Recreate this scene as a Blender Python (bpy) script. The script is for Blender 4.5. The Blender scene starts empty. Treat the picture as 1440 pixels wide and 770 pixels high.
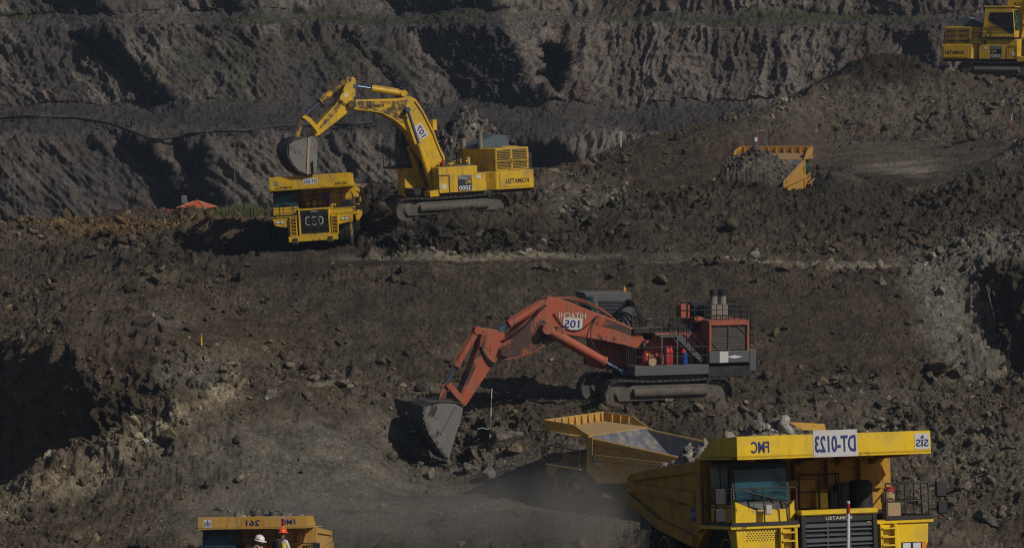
import bpy, bmesh, math, random
import numpy as np
from mathutils import Vector, Matrix, Euler

random.seed(7)
RNG = np.random.default_rng(11)
SC = bpy.context.scene
COL = SC.collection
F = 4500.0                        # focal length in photo pixels (1440 wide)
HOR = 100.0                       # photo row of the horizon
PITCH = math.atan((385.0 - HOR) / F)
SUN_AZ = math.radians(52.0)       # to the right of the viewer's back
SUN_EL = math.radians(37.0)
cp, sp = math.cos(PITCH), math.sin(PITCH)


def ray(px, py):
    u, v = (px - 720.0) / F, (385.0 - py) / F
    return Vector((u, cp + v * sp, -sp + v * cp))


def P(px, py, D):
    """The point at distance D (world y) seen at a given place of the view."""
    d = ray(px, py)
    return d * (D / d.y)


def z_of(py, D):
    v = (385.0 - py) / F
    return D * (-sp + v * cp) / (cp + v * sp)


# ------------------------------------------------------------------ tags
def tag(o, label=None, cat=None, group=None, kind=None):
    if label: o['label'] = label
    if cat: o['category'] = cat
    if group: o['group'] = group
    if kind: o['kind'] = kind
    return o


def empty(name, loc, rot=(0, 0, 0)):
    o = bpy.data.objects.new(name, None)
    o.location = loc
    o.rotation_euler = rot
    o.empty_display_size = 0.5
    COL.objects.link(o)
    return o


# ------------------------------------------------------------------ mesh builder
class MB:
    def __init__(self):
        self.v = []; self.f = []

    def add(self, vs, fs, M=None):
        b = len(self.v)
        if M is not None:
            vs = [M @ Vector(p) for p in vs]
        self.v += [tuple(p) for p in vs]
        self.f += [tuple(i + b for i in f) for f in fs]
        return self

    def box(self, x0, x1, y0, y1, z0, z1, M=None):
        vs = [(x, y, z) for z in (z0, z1) for y in (y0, y1) for x in (x0, x1)]
        fs = [(0, 2, 3, 1), (4, 5, 7, 6), (0, 1, 5, 4), (2, 6, 7, 3), (0, 4, 6, 2), (1, 3, 7, 5)]
        return self.add(vs, fs, M)

    def bar(self, a, b, w, h, up=(0, 0, 1)):
        """rectangular bar from a to b"""
        a = Vector(a); b = Vector(b)
        d = (b - a).normalized(); up = Vector(up)
        if abs(d.dot(up)) > 0.98: up = Vector((1, 0, 0))
        s = d.cross(up).normalized(); t = s.cross(d)
        vs = []
        for p in (a, b):
            for i, j in ((-1, -1), (1, -1), (1, 1), (-1, 1)):
                vs.append(p + s * (i * w / 2) + t * (j * h / 2))
        fs = [(3, 2, 1, 0), (4, 5, 6, 7)] + [(k, (k + 1) % 4, 4 + (k + 1) % 4, 4 + k) for k in range(4)]
        return self.add(vs, fs)

    def cyl(self, a, b, r, r2=None, n=12):
        a = Vector(a); b = Vector(b); r2 = r if r2 is None else r2
        d = (b - a).normalized()
        q = Vector((0, 0, 1)) if abs(d.z) < 0.9 else Vector((1, 0, 0))
        s = d.cross(q).normalized(); t = d.cross(s)
        vs = []
        for p, rr in ((a, r), (b, r2)):
            for k in range(n):
                an = 2 * math.pi * k / n
                vs.append(p + (s * math.cos(an) + t * math.sin(an)) * rr)
        fs = [(k, (k + 1) % n, n + (k + 1) % n, n + k) for k in range(n)]
        fs += [tuple(range(n - 1, -1, -1)), tuple(range(n, 2 * n))]
        return self.add(vs, fs)

    def tube(self, pts, r, n=6):
        pts = [Vector(p) for p in pts]
        vs = []; fs = []
        m = len(pts)
        q = None
        for i, p in enumerate(pts):
            d = (pts[min(i + 1, m - 1)] - pts[max(i - 1, 0)]).normalized()
            if q is None:
                q = Vector((0, 0, 1)) if abs(d.z) < 0.9 else Vector((1, 0, 0))
            s = d.cross(q).normalized(); t = s.cross(d).normalized(); q = t
            rr = r[i] if isinstance(r, (list, tuple)) else r
            for k in range(n):
                an = 2 * math.pi * k / n
                vs.append(p + (s * math.cos(an) + t * math.sin(an)) * rr)
        for i in range(m - 1):
            for k in range(n):
                fs.append((i * n + k, i * n + (k + 1) % n, (i + 1) * n + (k + 1) % n, (i + 1) * n + k))
        fs += [tuple(range(n - 1, -1, -1)), tuple(range((m - 1) * n, m * n))]
        return self.add(vs, fs)

    def prism(self, poly, ax, a, b):
        n = len(poly)
        def mk(p, q):
            return {'x': (q, p[0], p[1]), 'y': (p[0], q, p[1]), 'z': (p[0], p[1], q)}[ax]
        vs = [mk(p, a) for p in poly] + [mk(p, b) for p in poly]
        fs = [(k, (k + 1) % n, n + (k + 1) % n, n + k) for k in range(n)]
        fs += [tuple(range(n - 1, -1, -1)), tuple(range(n, 2 * n))]
        return self.add(vs, fs)

    def hexa(self, p8):
        """bottom four then top four corners"""
        return self.add(p8, [(3, 2, 1, 0), (4, 5, 6, 7)] + [(k, (k + 1) % 4, 4 + (k + 1) % 4, 4 + k) for k in range(4)])

    def lathe(self, prof, o, ax, n=24, close=False):
        """prof: (radius, offset along ax)"""
        o = Vector(o); d = Vector(ax).normalized()
        q = Vector((0, 0, 1)) if abs(d.z) < 0.9 else Vector((1, 0, 0))
        s = d.cross(q).normalized(); t = d.cross(s)
        vs = []; fs = []; m = len(prof)
        for r, h in prof:
            for k in range(n):
                an = 2 * math.pi * k / n
                vs.append(o + d * h + (s * math.cos(an) + t * math.sin(an)) * max(r, 1e-4))
        for i in range(m - 1 if not close else m):
            j = (i + 1) % m
            for k in range(n):
                fs.append((i * n + k, i * n + (k + 1) % n, j * n + (k + 1) % n, j * n + k))
        if not close:
            fs += [tuple(range(n - 1, -1, -1)), tuple(range((m - 1) * n, m * n))]
        return self.add(vs, fs)

    def rail(self, pts, h, r=0.03, mids=1, posts=None):
        """handrail along base points: top rail, mid rails and posts"""
        pts = [Vector(p) for p in pts]
        up = Vector((0, 0, h))
        self.tube([p + up for p in pts], r, 5)
        for k in range(mids):
            self.tube([p + up * ((k + 1) / (mids + 1)) for p in pts], r * 0.85, 5)
        for i, p in enumerate(pts):
            self.cyl(p, p + up, r, n=5)
            if i < len(pts) - 1:
                n = int((pts[i + 1] - p).length / (posts or 99))
                for k in range(1, n + 1):
                    q = p.lerp(pts[i + 1], k / (n + 1))
                    self.cyl(q, q + up, r, n=5)
        return self

    def build(self, name, mat, parent=None, bevel=0.0, smooth=None, flip=True):
        me = bpy.data.meshes.new(name)
        me.from_pydata(self.v, [], self.f)
        bm = bmesh.new(); bm.from_mesh(me)
        if flip:
            bmesh.ops.recalc_face_normals(bm, faces=bm.faces)
        if bevel:
            ed = [e for e in bm.edges if len(e.link_faces) == 2 and e.calc_face_angle(0) > 0.5]
            bmesh.ops.bevel(bm, geom=ed, offset=bevel, segments=1, affect='EDGES', clamp_overlap=True)
        bm.to_mesh(me); bm.free()
        if smooth is not None:
            me.polygons.foreach_set('use_smooth', [True] * len(me.polygons))
            me.set_sharp_from_angle(angle=math.radians(smooth))
        me.materials.append(mat)
        me.update()
        o = bpy.data.objects.new(name, me)
        COL.objects.link(o)
        if parent is not None: o.parent = parent
        return o


def text_mesh(s):
    cu = bpy.data.curves.new('lettering', 'FONT')
    cu.body = s; cu.extrude = 0.0; cu.resolution_u = 3; cu.offset = 0.018
    o = bpy.data.objects.new('lettering', cu)
    COL.objects.link(o)
    dg = bpy.context.evaluated_depsgraph_get()
    dg.update()
    me = bpy.data.meshes.new_from_object(o.evaluated_get(dg))
    vs = [tuple(v.co) for v in me.vertices]; fs = [tuple(p.vertices) for p in me.polygons]
    bpy.data.objects.remove(o); bpy.data.meshes.remove(me); bpy.data.curves.remove(cu)
    return vs, fs


_TX = {}
def text(s, mat, parent, c, right, up, height, width=None, out=0.012, name='lettering', bold=0.0):
    """Mirror-written lettering: the photograph shows all writing mirrored."""
    if s not in _TX: _TX[s] = text_mesh(s)
    vs, fs = _TX[s]
    xs = [v[0] for v in vs]; ys = [v[1] for v in vs]
    x0, x1, y0, y1 = min(xs), max(xs), min(ys), max(ys)
    c = Vector(c); right = Vector(right).normalized(); up = Vector(up).normalized()
    nrm = right.cross(up).normalized()
    k = height / (y1 - y0); kx = (width / (x1 - x0)) if width else k
    pts = [c - right * ((v[0] - (x0 + x1) / 2) * kx) + up * ((v[1] - (y0 + y1) / 2) * k) for v in vs]
    n = len(pts)
    m = MB()
    m.add([p + nrm * out for p in pts], fs)
    o = m.build(name, mat, parent, flip=False)
    return o


def plate(c, right, up, w, h, t=0.02, off=0.004):
    c = Vector(c); right = Vector(right).normalized(); up = Vector(up).normalized(); n = right.cross(up)
    m = MB()
    p = [c + right * (i * w / 2) + up * (j * h / 2) for i, j in ((-1, -1), (1, -1), (1, 1), (-1, 1))]
    m.hexa([q - n * 0.01 for q in p] + [q + n * (off + t * 0.3) for q in p])
    return m


# ------------------------------------------------------------------ materials
def new_mat(name):
    m = bpy.data.materials.new(name)
    m.use_nodes = True
    nt = m.node_tree
    b = nt.nodes['Principled BSDF']
    return m, nt, b


def mixrgb(nt, a, b, fac, mode='MIX'):
    n = nt.nodes.new('ShaderNodeMix'); n.data_type = 'RGBA'; n.blend_type = mode
    for s, v in ((n.inputs[6], a), (n.inputs[7], b), (n.inputs[0], fac)):
        if hasattr(v, 'is_linked') or isinstance(v, bpy.types.NodeSocket): nt.links.new(v, s)
        elif isinstance(v, tuple): s.default_value = (*v[:3], 1)
        else: s.default_value = v
    return n.outputs[2]


def noise(nt, vec, scale, detail=4, rough=0.55, dist=0.0):
    n = nt.nodes.new('ShaderNodeTexNoise')
    n.inputs['Scale'].default_value = scale; n.inputs['Detail'].default_value = detail
    n.inputs['Roughness'].default_value = rough; n.inputs['Distortion'].default_value = dist
    if vec is not None: nt.links.new(vec, n.inputs['Vector'])
    return n.outputs['Fac']


def ramp(nt, fac, a, b, lo=0.0, hi=1.0):
    n = nt.nodes.new('ShaderNodeMapRange')
    n.inputs['From Min'].default_value = a; n.inputs['From Max'].default_value = b
    n.inputs['To Min'].default_value = lo; n.inputs['To Max'].default_value = hi
    n.clamp = True; n.interpolation_type = 'SMOOTHSTEP'
    nt.links.new(fac, n.inputs['Value'])
    return n.outputs['Result']


def math_n(nt, op, a, b=None):
    n = nt.nodes.new('ShaderNodeMath'); n.operation = op
    for i, v in enumerate((a, b)):
        if v is None: continue
        if isinstance(v, (int, float)): n.inputs[i].default_value = v
        else: nt.links.new(v, n.inputs[i])
    return n.outputs[0]


def objco(nt, stretch=None):
    t = nt.nodes.new('ShaderNodeTexCoord')
    if stretch is None: return t.outputs['Object']
    m = nt.nodes.new('ShaderNodeMapping'); m.inputs['Scale'].default_value = stretch
    nt.links.new(t.outputs['Object'], m.inputs['Vector'])
    return m.outputs['Vector']


def bump(nt, b, h, strength, dist):
    n = nt.nodes.new('ShaderNodeBump')
    n.inputs['Strength'].default_value = strength; n.inputs['Distance'].default_value = dist
    nt.links.new(h, n.inputs['Height']); nt.links.new(n.outputs['Normal'], b.inputs['Normal'])


DUST = (0.15, 0.125, 0.095)
def paint(name, col, dust=0.3, rough=0.5, grime=0.0, grime_col=(0.03, 0.026, 0.022), scale=1.0, top=0.45, metal=0.0, dustcol=DUST):
    """machine paint with settled dust, streaks and soot or mud patches"""
    m, nt, b = new_mat(name)
    co = objco(nt); st = objco(nt, (2.2, 2.2, 0.35))
    n1 = noise(nt, co, 1.1 * scale, 6, 0.62)
    n2 = noise(nt, st, 2.2 * scale, 5, 0.6)
    n3 = noise(nt, co, 9 * scale, 5, 0.65)
    c = mixrgb(nt, tuple(x * 0.8 for x in col), tuple(min(1, x * 1.06) for x in col), n3)
    fd = math_n(nt, 'MULTIPLY', ramp(nt, n1, 0.42, 0.72), dust * 1.1)
    fs = math_n(nt, 'MULTIPLY', ramp(nt, n2, 0.5, 0.75), dust * 0.9)
    c = mixrgb(nt, c, dustcol, fd)
    c = mixrgb(nt, c, tuple(x * 0.55 for x in dustcol), fs)
    # dust lies on faces that point up
    g = nt.nodes.new('ShaderNodeNewGeometry'); sx = nt.nodes.new('ShaderNodeSeparateXYZ')
    nt.links.new(g.outputs['Normal'], sx.inputs[0])
    ft = math_n(nt, 'MULTIPLY', ramp(nt, sx.outputs['Z'], 0.5, 0.95), top)
    c = mixrgb(nt, c, dustcol, ft)
    if grime:
        n4 = noise(nt, co, 0.8 * scale, 7, 0.68, 0.4)
        n5 = noise(nt, co, 4.5 * scale, 6, 0.7)
        gsum = math_n(nt, 'ADD', math_n(nt, 'MULTIPLY', n4, 0.7), math_n(nt, 'MULTIPLY', n5, 0.3))
        c = mixrgb(nt, c, grime_col, math_n(nt, 'MULTIPLY', ramp(nt, gsum, 0.60 - 0.22 * grime, 0.66 - 0.16 * grime), 0.92))
    nt.links.new(c, b.inputs['Base Color'])
    b.inputs['Metallic'].default_value = metal
    nt.links.new(ramp(nt, n1, 0.3, 0.7, rough - 0.06, min(1, rough + 0.25)), b.inputs['Roughness'])
    bump(nt, b, n3, 0.12, 0.02)
    return m


def plain(name, col, rough=0.6, metal=0.0, var=0.25, scale=6.0):
    m, nt, b = new_mat(name)
    n = noise(nt, objco(nt), scale, 5, 0.6)
    c = mixrgb(nt, tuple(x * (1 - var) for x in col), tuple(min(1, x * (1 + var)) for x in col), n)
    nt.links.new(c, b.inputs['Base Color'])
    b.inputs['Roughness'].default_value = rough; b.inputs['Metallic'].default_value = metal
    return m


MT = {}
MT['yellow'] = paint('yellow_paint', (0.74, 0.45, 0.008), 0.40, 0.45, grime=0.10)
MT['yellow_clean'] = paint('bright_yellow_paint', (0.90, 0.59, 0.004), 0.26, 0.36, top=0.3, grime=0.08)
MT['yellow_dusty'] = paint('dusty_yellow_paint', (0.56, 0.31, 0.045), 0.85, 0.75, top=0.75, dustcol=(0.34, 0.25, 0.13))
MT['yellow_grimy'] = paint('grimy_yellow_paint', (0.68, 0.39, 0.010), 0.40, 0.5, grime=0.85)
MT['amber'] = paint('worn_amber_paint', (0.52, 0.27, 0.012), 0.45, 0.6)
MT['orange'] = paint('orange_paint', (0.42, 0.088, 0.038), 0.95, 0.65, grime=0.2, dustcol=(0.27, 0.125, 0.09))
MT['orange_grimy_shaded'] = paint('grimy_shaded_orange_paint', (0.44, 0.09, 0.035), 0.65, 0.6, grime=0.9, dustcol=(0.28, 0.14, 0.10))  # grime, also carrying the back-side shade of the orange arm
MT['red_roof'] = paint('red_roof_paint', (0.60, 0.075, 0.022), 0.2, 0.6, top=0.15, dustcol=(0.4, 0.2, 0.12))
MT['slate'] = paint('slate_grey_paint', (0.085, 0.095, 0.110), 0.40, 0.6, top=0.5)
MT['blue_grey'] = paint('blue_grey_paint', (0.07, 0.10, 0.13), 0.25, 0.5, top=0.25, dustcol=(0.16, 0.18, 0.19))
MT['black'] = paint('black_paint', (0.012, 0.012, 0.014), 0.12, 0.5, top=0.25)
MT['chassis'] = paint('dark_chassis_paint', (0.022, 0.020, 0.018), 0.35, 0.7)
MT['rail'] = paint('dark_rail_paint', (0.018, 0.018, 0.022), 0.15, 0.5, top=0.15)
MT['rubber'] = paint('dusty_rubber', (0.016, 0.016, 0.017), 0.45, 0.85, top=0.3, dustcol=(0.075, 0.068, 0.06))
MT['track'] = paint('muddy_track_steel', (0.035, 0.032, 0.029), 0.6, 0.65, grime=0.35, grime_col=(0.10, 0.085, 0.068))
MT['mud'] = paint('mud_caked_steel', (0.085, 0.077, 0.068), 0.9, 0.85, grime=0.5, grime_col=(0.13, 0.11, 0.088), dustcol=(0.15, 0.13, 0.105))
MT['steel'] = paint('worn_bucket_steel', (0.20, 0.195, 0.19), 0.5, 0.5, grime=0.25, metal=0.25, dustcol=(0.17, 0.155, 0.135))
MT['steel_dark'] = paint('dark_bucket_steel', (0.035, 0.033, 0.032), 0.3, 0.55, grime=0.2, metal=0.2)
MT['liner'] = paint('polished_bed_steel', (0.12, 0.145, 0.20), 0.75, 0.45, top=0.15, metal=0.3, dustcol=(0.34, 0.29, 0.22), scale=1.6)
MT['amber_dusty'] = paint('dusty_amber_paint', (0.50, 0.25, 0.02), 0.7, 0.7, top=0.7, dustcol=(0.28, 0.20, 0.11))
MT['chrome'] = plain('chrome_rod', (0.10, 0.15, 0.24), 0.33, 0.6, 0.2)
MT['flank'] = paint('dusty_bounce_toned_flank_paint', (0.60, 0.30, 0.012), 0.55, 0.55, top=0.7, dustcol=(0.24, 0.17, 0.09))  # dust, plus the shaded flank's warm ground bounce put into the colour
MT['white'] = paint('white_sign_paint', (0.62, 0.62, 0.62), 0.12, 0.6, top=0.0)
MT['navy'] = plain('navy_lettering', (0.010, 0.018, 0.15), 0.5, 0, 0.15)
MT['ink'] = plain('black_lettering', (0.010, 0.010, 0.012), 0.5, 0, 0.15)
MT['pale'] = plain('pale_lettering', (0.50, 0.46, 0.40), 0.6, 0, 0.25)
MT['signdark'] = plain('dark_blue_sign', (0.012, 0.022, 0.035), 0.5, 0, 0.2)
MT['signyellow'] = plain('sign_yellow', (0.75, 0.50, 0.01), 0.5, 0, 0.1)
MT['red'] = paint('red_enamel', (0.42, 0.015, 0.02), 0.2, 0.4, top=0.2)
MT['blue'] = paint('blue_enamel', (0.012, 0.07, 0.33), 0.15, 0.45, top=0.2)
MT['bronze'] = paint('soot_brown_stack', (0.24, 0.20, 0.17), 0.5, 0.7)
MT['amber_lamp'] = plain('amber_lamp_lens', (0.75, 0.25, 0.01), 0.25)
MT['lamp'] = plain('lamp_glass', (0.65, 0.68, 0.72), 0.15, 0.0, 0.1)
MT['tan'] = plain('tan_cover', (0.38, 0.28, 0.17), 0.8)


def glass(name, col):
    m, nt, b = new_mat(name)
    n = noise(nt, objco(nt, (0.8, 0.8, 1.6)), 1.3, 3)
    c = mixrgb(nt, tuple(x * 0.35 for x in col), tuple(x * 1.5 for x in col), ramp(nt, n, 0.4, 0.62))
    nt.links.new(c, b.inputs['Base Color'])
    b.inputs['Roughness'].default_value = 0.07
    b.inputs['Specular IOR Level'].default_value = 0.35
    return m


MT['glass'] = glass('tinted_windscreen', (0.010, 0.065, 0.062))
MT['glass_blue'] = glass('blue_tinted_windscreen', (0.014, 0.055, 0.075))
# ------------------------------------------------------------------ where the machines stand
R_ = math.radians


def rotm(rot):
    return Euler(rot, 'XYZ').to_matrix()


def anchored(rot, anchor, p):
    """root location that brings a local anchor point to world point p"""
    return p - rotm(rot) @ Vector(anchor)


TOPC = (0.0, -4.6, 4.89)         # middle of a truck's canopy front edge
SPOT = {}
def spot(key, rot, loc, hl, hw):
    SPOT[key] = dict(rot=rot, loc=loc, hl=hl, hw=hw)

r = (R_(-7.0), 0, R_(15.5));    spot('dt', r, anchored(r, TOPC, P(1173, 609, 88)), 4.6, 2.9)
r = (R_(-7.0), R_(-1.4), R_(-4));  spot('t261', r, anchored(r, TOPC, P(355, 725.5, 164)), 4.8, 3.0)
r = (R_(-2.0), R_(-3.8), R_(-3));  spot('t033', r, anchored(r, (0, -4.6, 5.22), P(434.5, 246, 226)), 4.4, 2.9)
r = (R_(-3.0), R_(0), R_(-128)); spot('empty', r, anchored(r, TOPC, P(807, 583.5, 183)), 4.2, 2.9)
r = (R_(-8.0), R_(0.5), R_(163)); spot('rear', r, anchored(r, TOPC, P(1092, 205, 248)), 4.6, 3.2)
r = (0, R_(2.6), R_(200)); spot('e107', r, P(640, 306, 231), 3.95, 2.9); SPOT['e107']['lift'] = .42
r = (0, R_(0.0), R_(197)); spot('e105', r, P(943, 567, 196), 3.95, 3.0); SPOT['e105']['lift'] = .24
r = (0, R_(0.5), R_(-25)); spot('e9', r, P(1411, 113, 298), 3.7, 3.0)

# ------------------------------------------------------------------ numpy noise
def _hash(ix, iy, iz, seed):
    h = (ix * np.uint32(374761393) + iy * np.uint32(668265263) + iz * np.uint32(2147483647) + np.uint32(seed * 974634777 & 0xffffffff))
    h = (h ^ (h >> np.uint32(13))) * np.uint32(1274126177)
    h = (h ^ (h >> np.uint32(16))) * np.uint32(2246822519)
    return (h ^ (h >> np.uint32(15)))


def vnoise(p, seed=0):
    """value noise in -1..1 at points p (n,3)"""
    pf = np.floor(p); f = (p - pf).astype(np.float32); i = pf.astype(np.int64).astype(np.uint32)
    f = f * f * f * (f * (f * 6 - 15) + 10)
    x, y, z = i[:, 0], i[:, 1], i[:, 2]
    fx, fy, fz = f[:, 0], f[:, 1], f[:, 2]
    one = np.uint32(1)
    def c(dx, dy, dz):
        return _hash(x + np.uint32(dx), y + np.uint32(dy), z + np.uint32(dz), seed).astype(np.float32) * np.float32(2.0 / 4294967295.0) - 1
    a = c(0, 0, 0) * (1 - fx) + c(1, 0, 0) * fx
    b = c(0, 1, 0) * (1 - fx) + c(1, 1, 0) * fx
    q = a * (1 - fy) + b * fy
    a = c(0, 0, 1) * (1 - fx) + c(1, 0, 1) * fx
    b = c(0, 1, 1) * (1 - fx) + c(1, 1, 1) * fx
    return q * (1 - fz) + (a * (1 - fy) + b * fy) * fz


ROT = np.array([[0.36, 0.48, -0.8], [-0.8, 0.6, 0.0], [0.48, 0.64, 0.6]])
def fbm(p, scale, octv=4, gain=0.5, seed=0, mode=0, rot=True):
    s = np.zeros(len(p), np.float32); a = 1.0; t = 0
    q = p / scale
    for k in range(octv):
        n = vnoise(q + 31.7 * k, seed + k)
        if mode == 1: n = 1 - 2.2 * np.abs(n)        # ridged
        elif mode == 2: n = 2.2 * np.abs(n) - 0.75   # billow
        s += a * n; t += a; a *= gain
        q = ((q @ ROT.T) if rot else q) * 2.03
    return s / t


def sst(x, a, b):
    t = np.clip((x - a) / (b - a), 0, 1)
    return t * t * (3 - 2 * t)


def cells(p, scale, seed=0):
    """F1 distance to jittered cell points and a random value per cell (2 x 2 x 2 search)"""
    q = p / scale
    base = np.floor(q - 0.5)
    best = np.full(len(p), 9.0, np.float32); val = np.zeros(len(p), np.float32)
    for dx in (0, 1):
        for dy in (0, 1):
            for dz in (0, 1):
                c = base + np.array([dx, dy, dz])
                i = c.astype(np.int64).astype(np.uint32)
                h = _hash(i[:, 0], i[:, 1], i[:, 2], seed)
                j = np.stack([(h & np.uint32(1023)) / 1023., ((h >> np.uint32(10)) & np.uint32(1023)) / 1023., ((h >> np.uint32(20)) & np.uint32(1023)) / 1023.], 1)
                d = np.sqrt((((c + 0.2 + 0.6 * j) - q) ** 2).sum(1)).astype(np.float32)
                m = d < best
                best[m] = d[m]; val[m] = ((h[m] >> np.uint32(5)) & np.uint32(255)).astype(np.float32) / 255.
    return best, val


def smooth_cols(a, k):
    """box-smooth along the last axis, twice"""
    for _ in range(2):
        pad = np.pad(a, [(0, 0)] * (a.ndim - 1) + [(k, k)], mode='edge')
        c = np.cumsum(pad, axis=-1)
        c = np.concatenate([np.zeros_like(c[..., :1]), c], -1)
        a = (c[..., 2 * k + 1:] - c[..., :-(2 * k + 1)]) / (2 * k + 1)
    return a


def grid_mesh(name, X, mat, col=None, kind='structure', parent=None, smooth=True):
    """X: (rows, cols, 3)"""
    nr, nc = X.shape[:2]
    me = bpy.data.meshes.new(name)
    me.vertices.add(nr * nc)
    me.vertices.foreach_set('co', X.reshape(-1).astype(np.float32))
    r, c = np.meshgrid(np.arange(nr - 1), np.arange(nc - 1), indexing='ij')
    a = (r * nc + c).reshape(-1)
    q = np.stack([a, a + 1, a + nc + 1, a + nc], 1).astype(np.int32)
    n = len(q)
    me.loops.add(n * 4); me.polygons.add(n)
    me.loops.foreach_set('vertex_index', q.reshape(-1))
    me.polygons.foreach_set('loop_start', np.arange(0, n * 4, 4, dtype=np.int32))
    me.polygons.foreach_set('use_smooth', np.full(n, smooth))
    me.update(calc_edges=True)
    if col is not None:
        at = me.attributes.new('soil', 'FLOAT_COLOR', 'POINT')
        at.data.foreach_set('color', np.concatenate([col, np.ones((len(col), 1))], 1).astype(np.float32).reshape(-1))
    me.materials.append(mat)
    o = bpy.data.objects.new(name, me); COL.objects.link(o)
    if kind: o['kind'] = kind
    return o


def grid_normals(X):
    du = np.gradient(X, axis=1); dv = np.gradient(X, axis=0)
    n = np.cross(du, dv)
    n /= np.linalg.norm(n, axis=2, keepdims=True) + 1e-9
    return n


def project(X):
    """world points -> photo px, py"""
    d = X[..., 1] * cp - X[..., 2] * sp
    return 720 + F * X[..., 0] / d, 385 - F * (X[..., 1] * sp + X[..., 2] * cp) / d


def soil_mat(name, fine=1.0):
    m, nt, b = new_mat(name)
    at = nt.nodes.new('ShaderNodeAttribute'); at.attribute_name = 'soil'
    co = objco(nt)
    n1 = noise(nt, co, 0.9, 6, 0.68)
    n2 = noise(nt, co, 5.0, 5, 0.7)
    v = nt.nodes.new('ShaderNodeTexVoronoi'); v.inputs['Scale'].default_value = 3.6 * fine
    nt.links.new(co, v.inputs['Vector'])
    sep = nt.nodes.new('ShaderNodeSeparateColor'); nt.links.new(v.outputs['Color'], sep.inputs[0])
    c = mixrgb(nt, at.outputs['Color'], (0.62, 0.62, 0.64), ramp(nt, n1, 0.30, 0.52, 1.0, 0.0), 'MULTIPLY')
    c = mixrgb(nt, c, (1.5, 1.47, 1.42), ramp(nt, n2, 0.5, 0.74), 'MULTIPLY')
    # single paler or darker stones
    st = math_n(nt, 'MULTIPLY', ramp(nt, sep.outputs[0], 0.86, 0.9), ramp(nt, v.outputs['Distance'], 0.42, 0.3))
    c = mixrgb(nt, c, (1.75, 1.72, 1.65), math_n(nt, 'MULTIPLY', st, 0.8), 'MULTIPLY')
    dk = ramp(nt, sep.outputs[1], 0.72, 0.8)
    c = mixrgb(nt, c, (0.6, 0.59, 0.58), math_n(nt, 'MULTIPLY', dk, 0.6), 'MULTIPLY')
    nt.links.new(c, b.inputs['Base Color'])
    b.inputs['Roughness'].default_value = 0.95
    b.inputs['Specular IOR Level'].default_value = 0.15
    h = math_n(nt, 'ADD', math_n(nt, 'MULTIPLY', n2, 0.8), math_n(nt, 'MULTIPLY', noise(nt, co, 16, 3, 0.7), 0.35))
    h = math_n(nt, 'ADD', h, math_n(nt, 'MULTIPLY', v.outputs['Distance'], -0.5))
    bump(nt, b, h, 0.9, 0.16)
    return m
# ------------------------------------------------------------------ the pit floor, benches and dumps
COLS = np.concatenate([np.linspace(-700, -62, 64), np.arange(-60, 1500, 1.45), np.linspace(1502, 2140, 64)])


def bs_(a, lo, hi, s=14): return sst(a, lo - s, lo + s) * (1 - sst(a, hi - s, hi + s))


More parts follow.
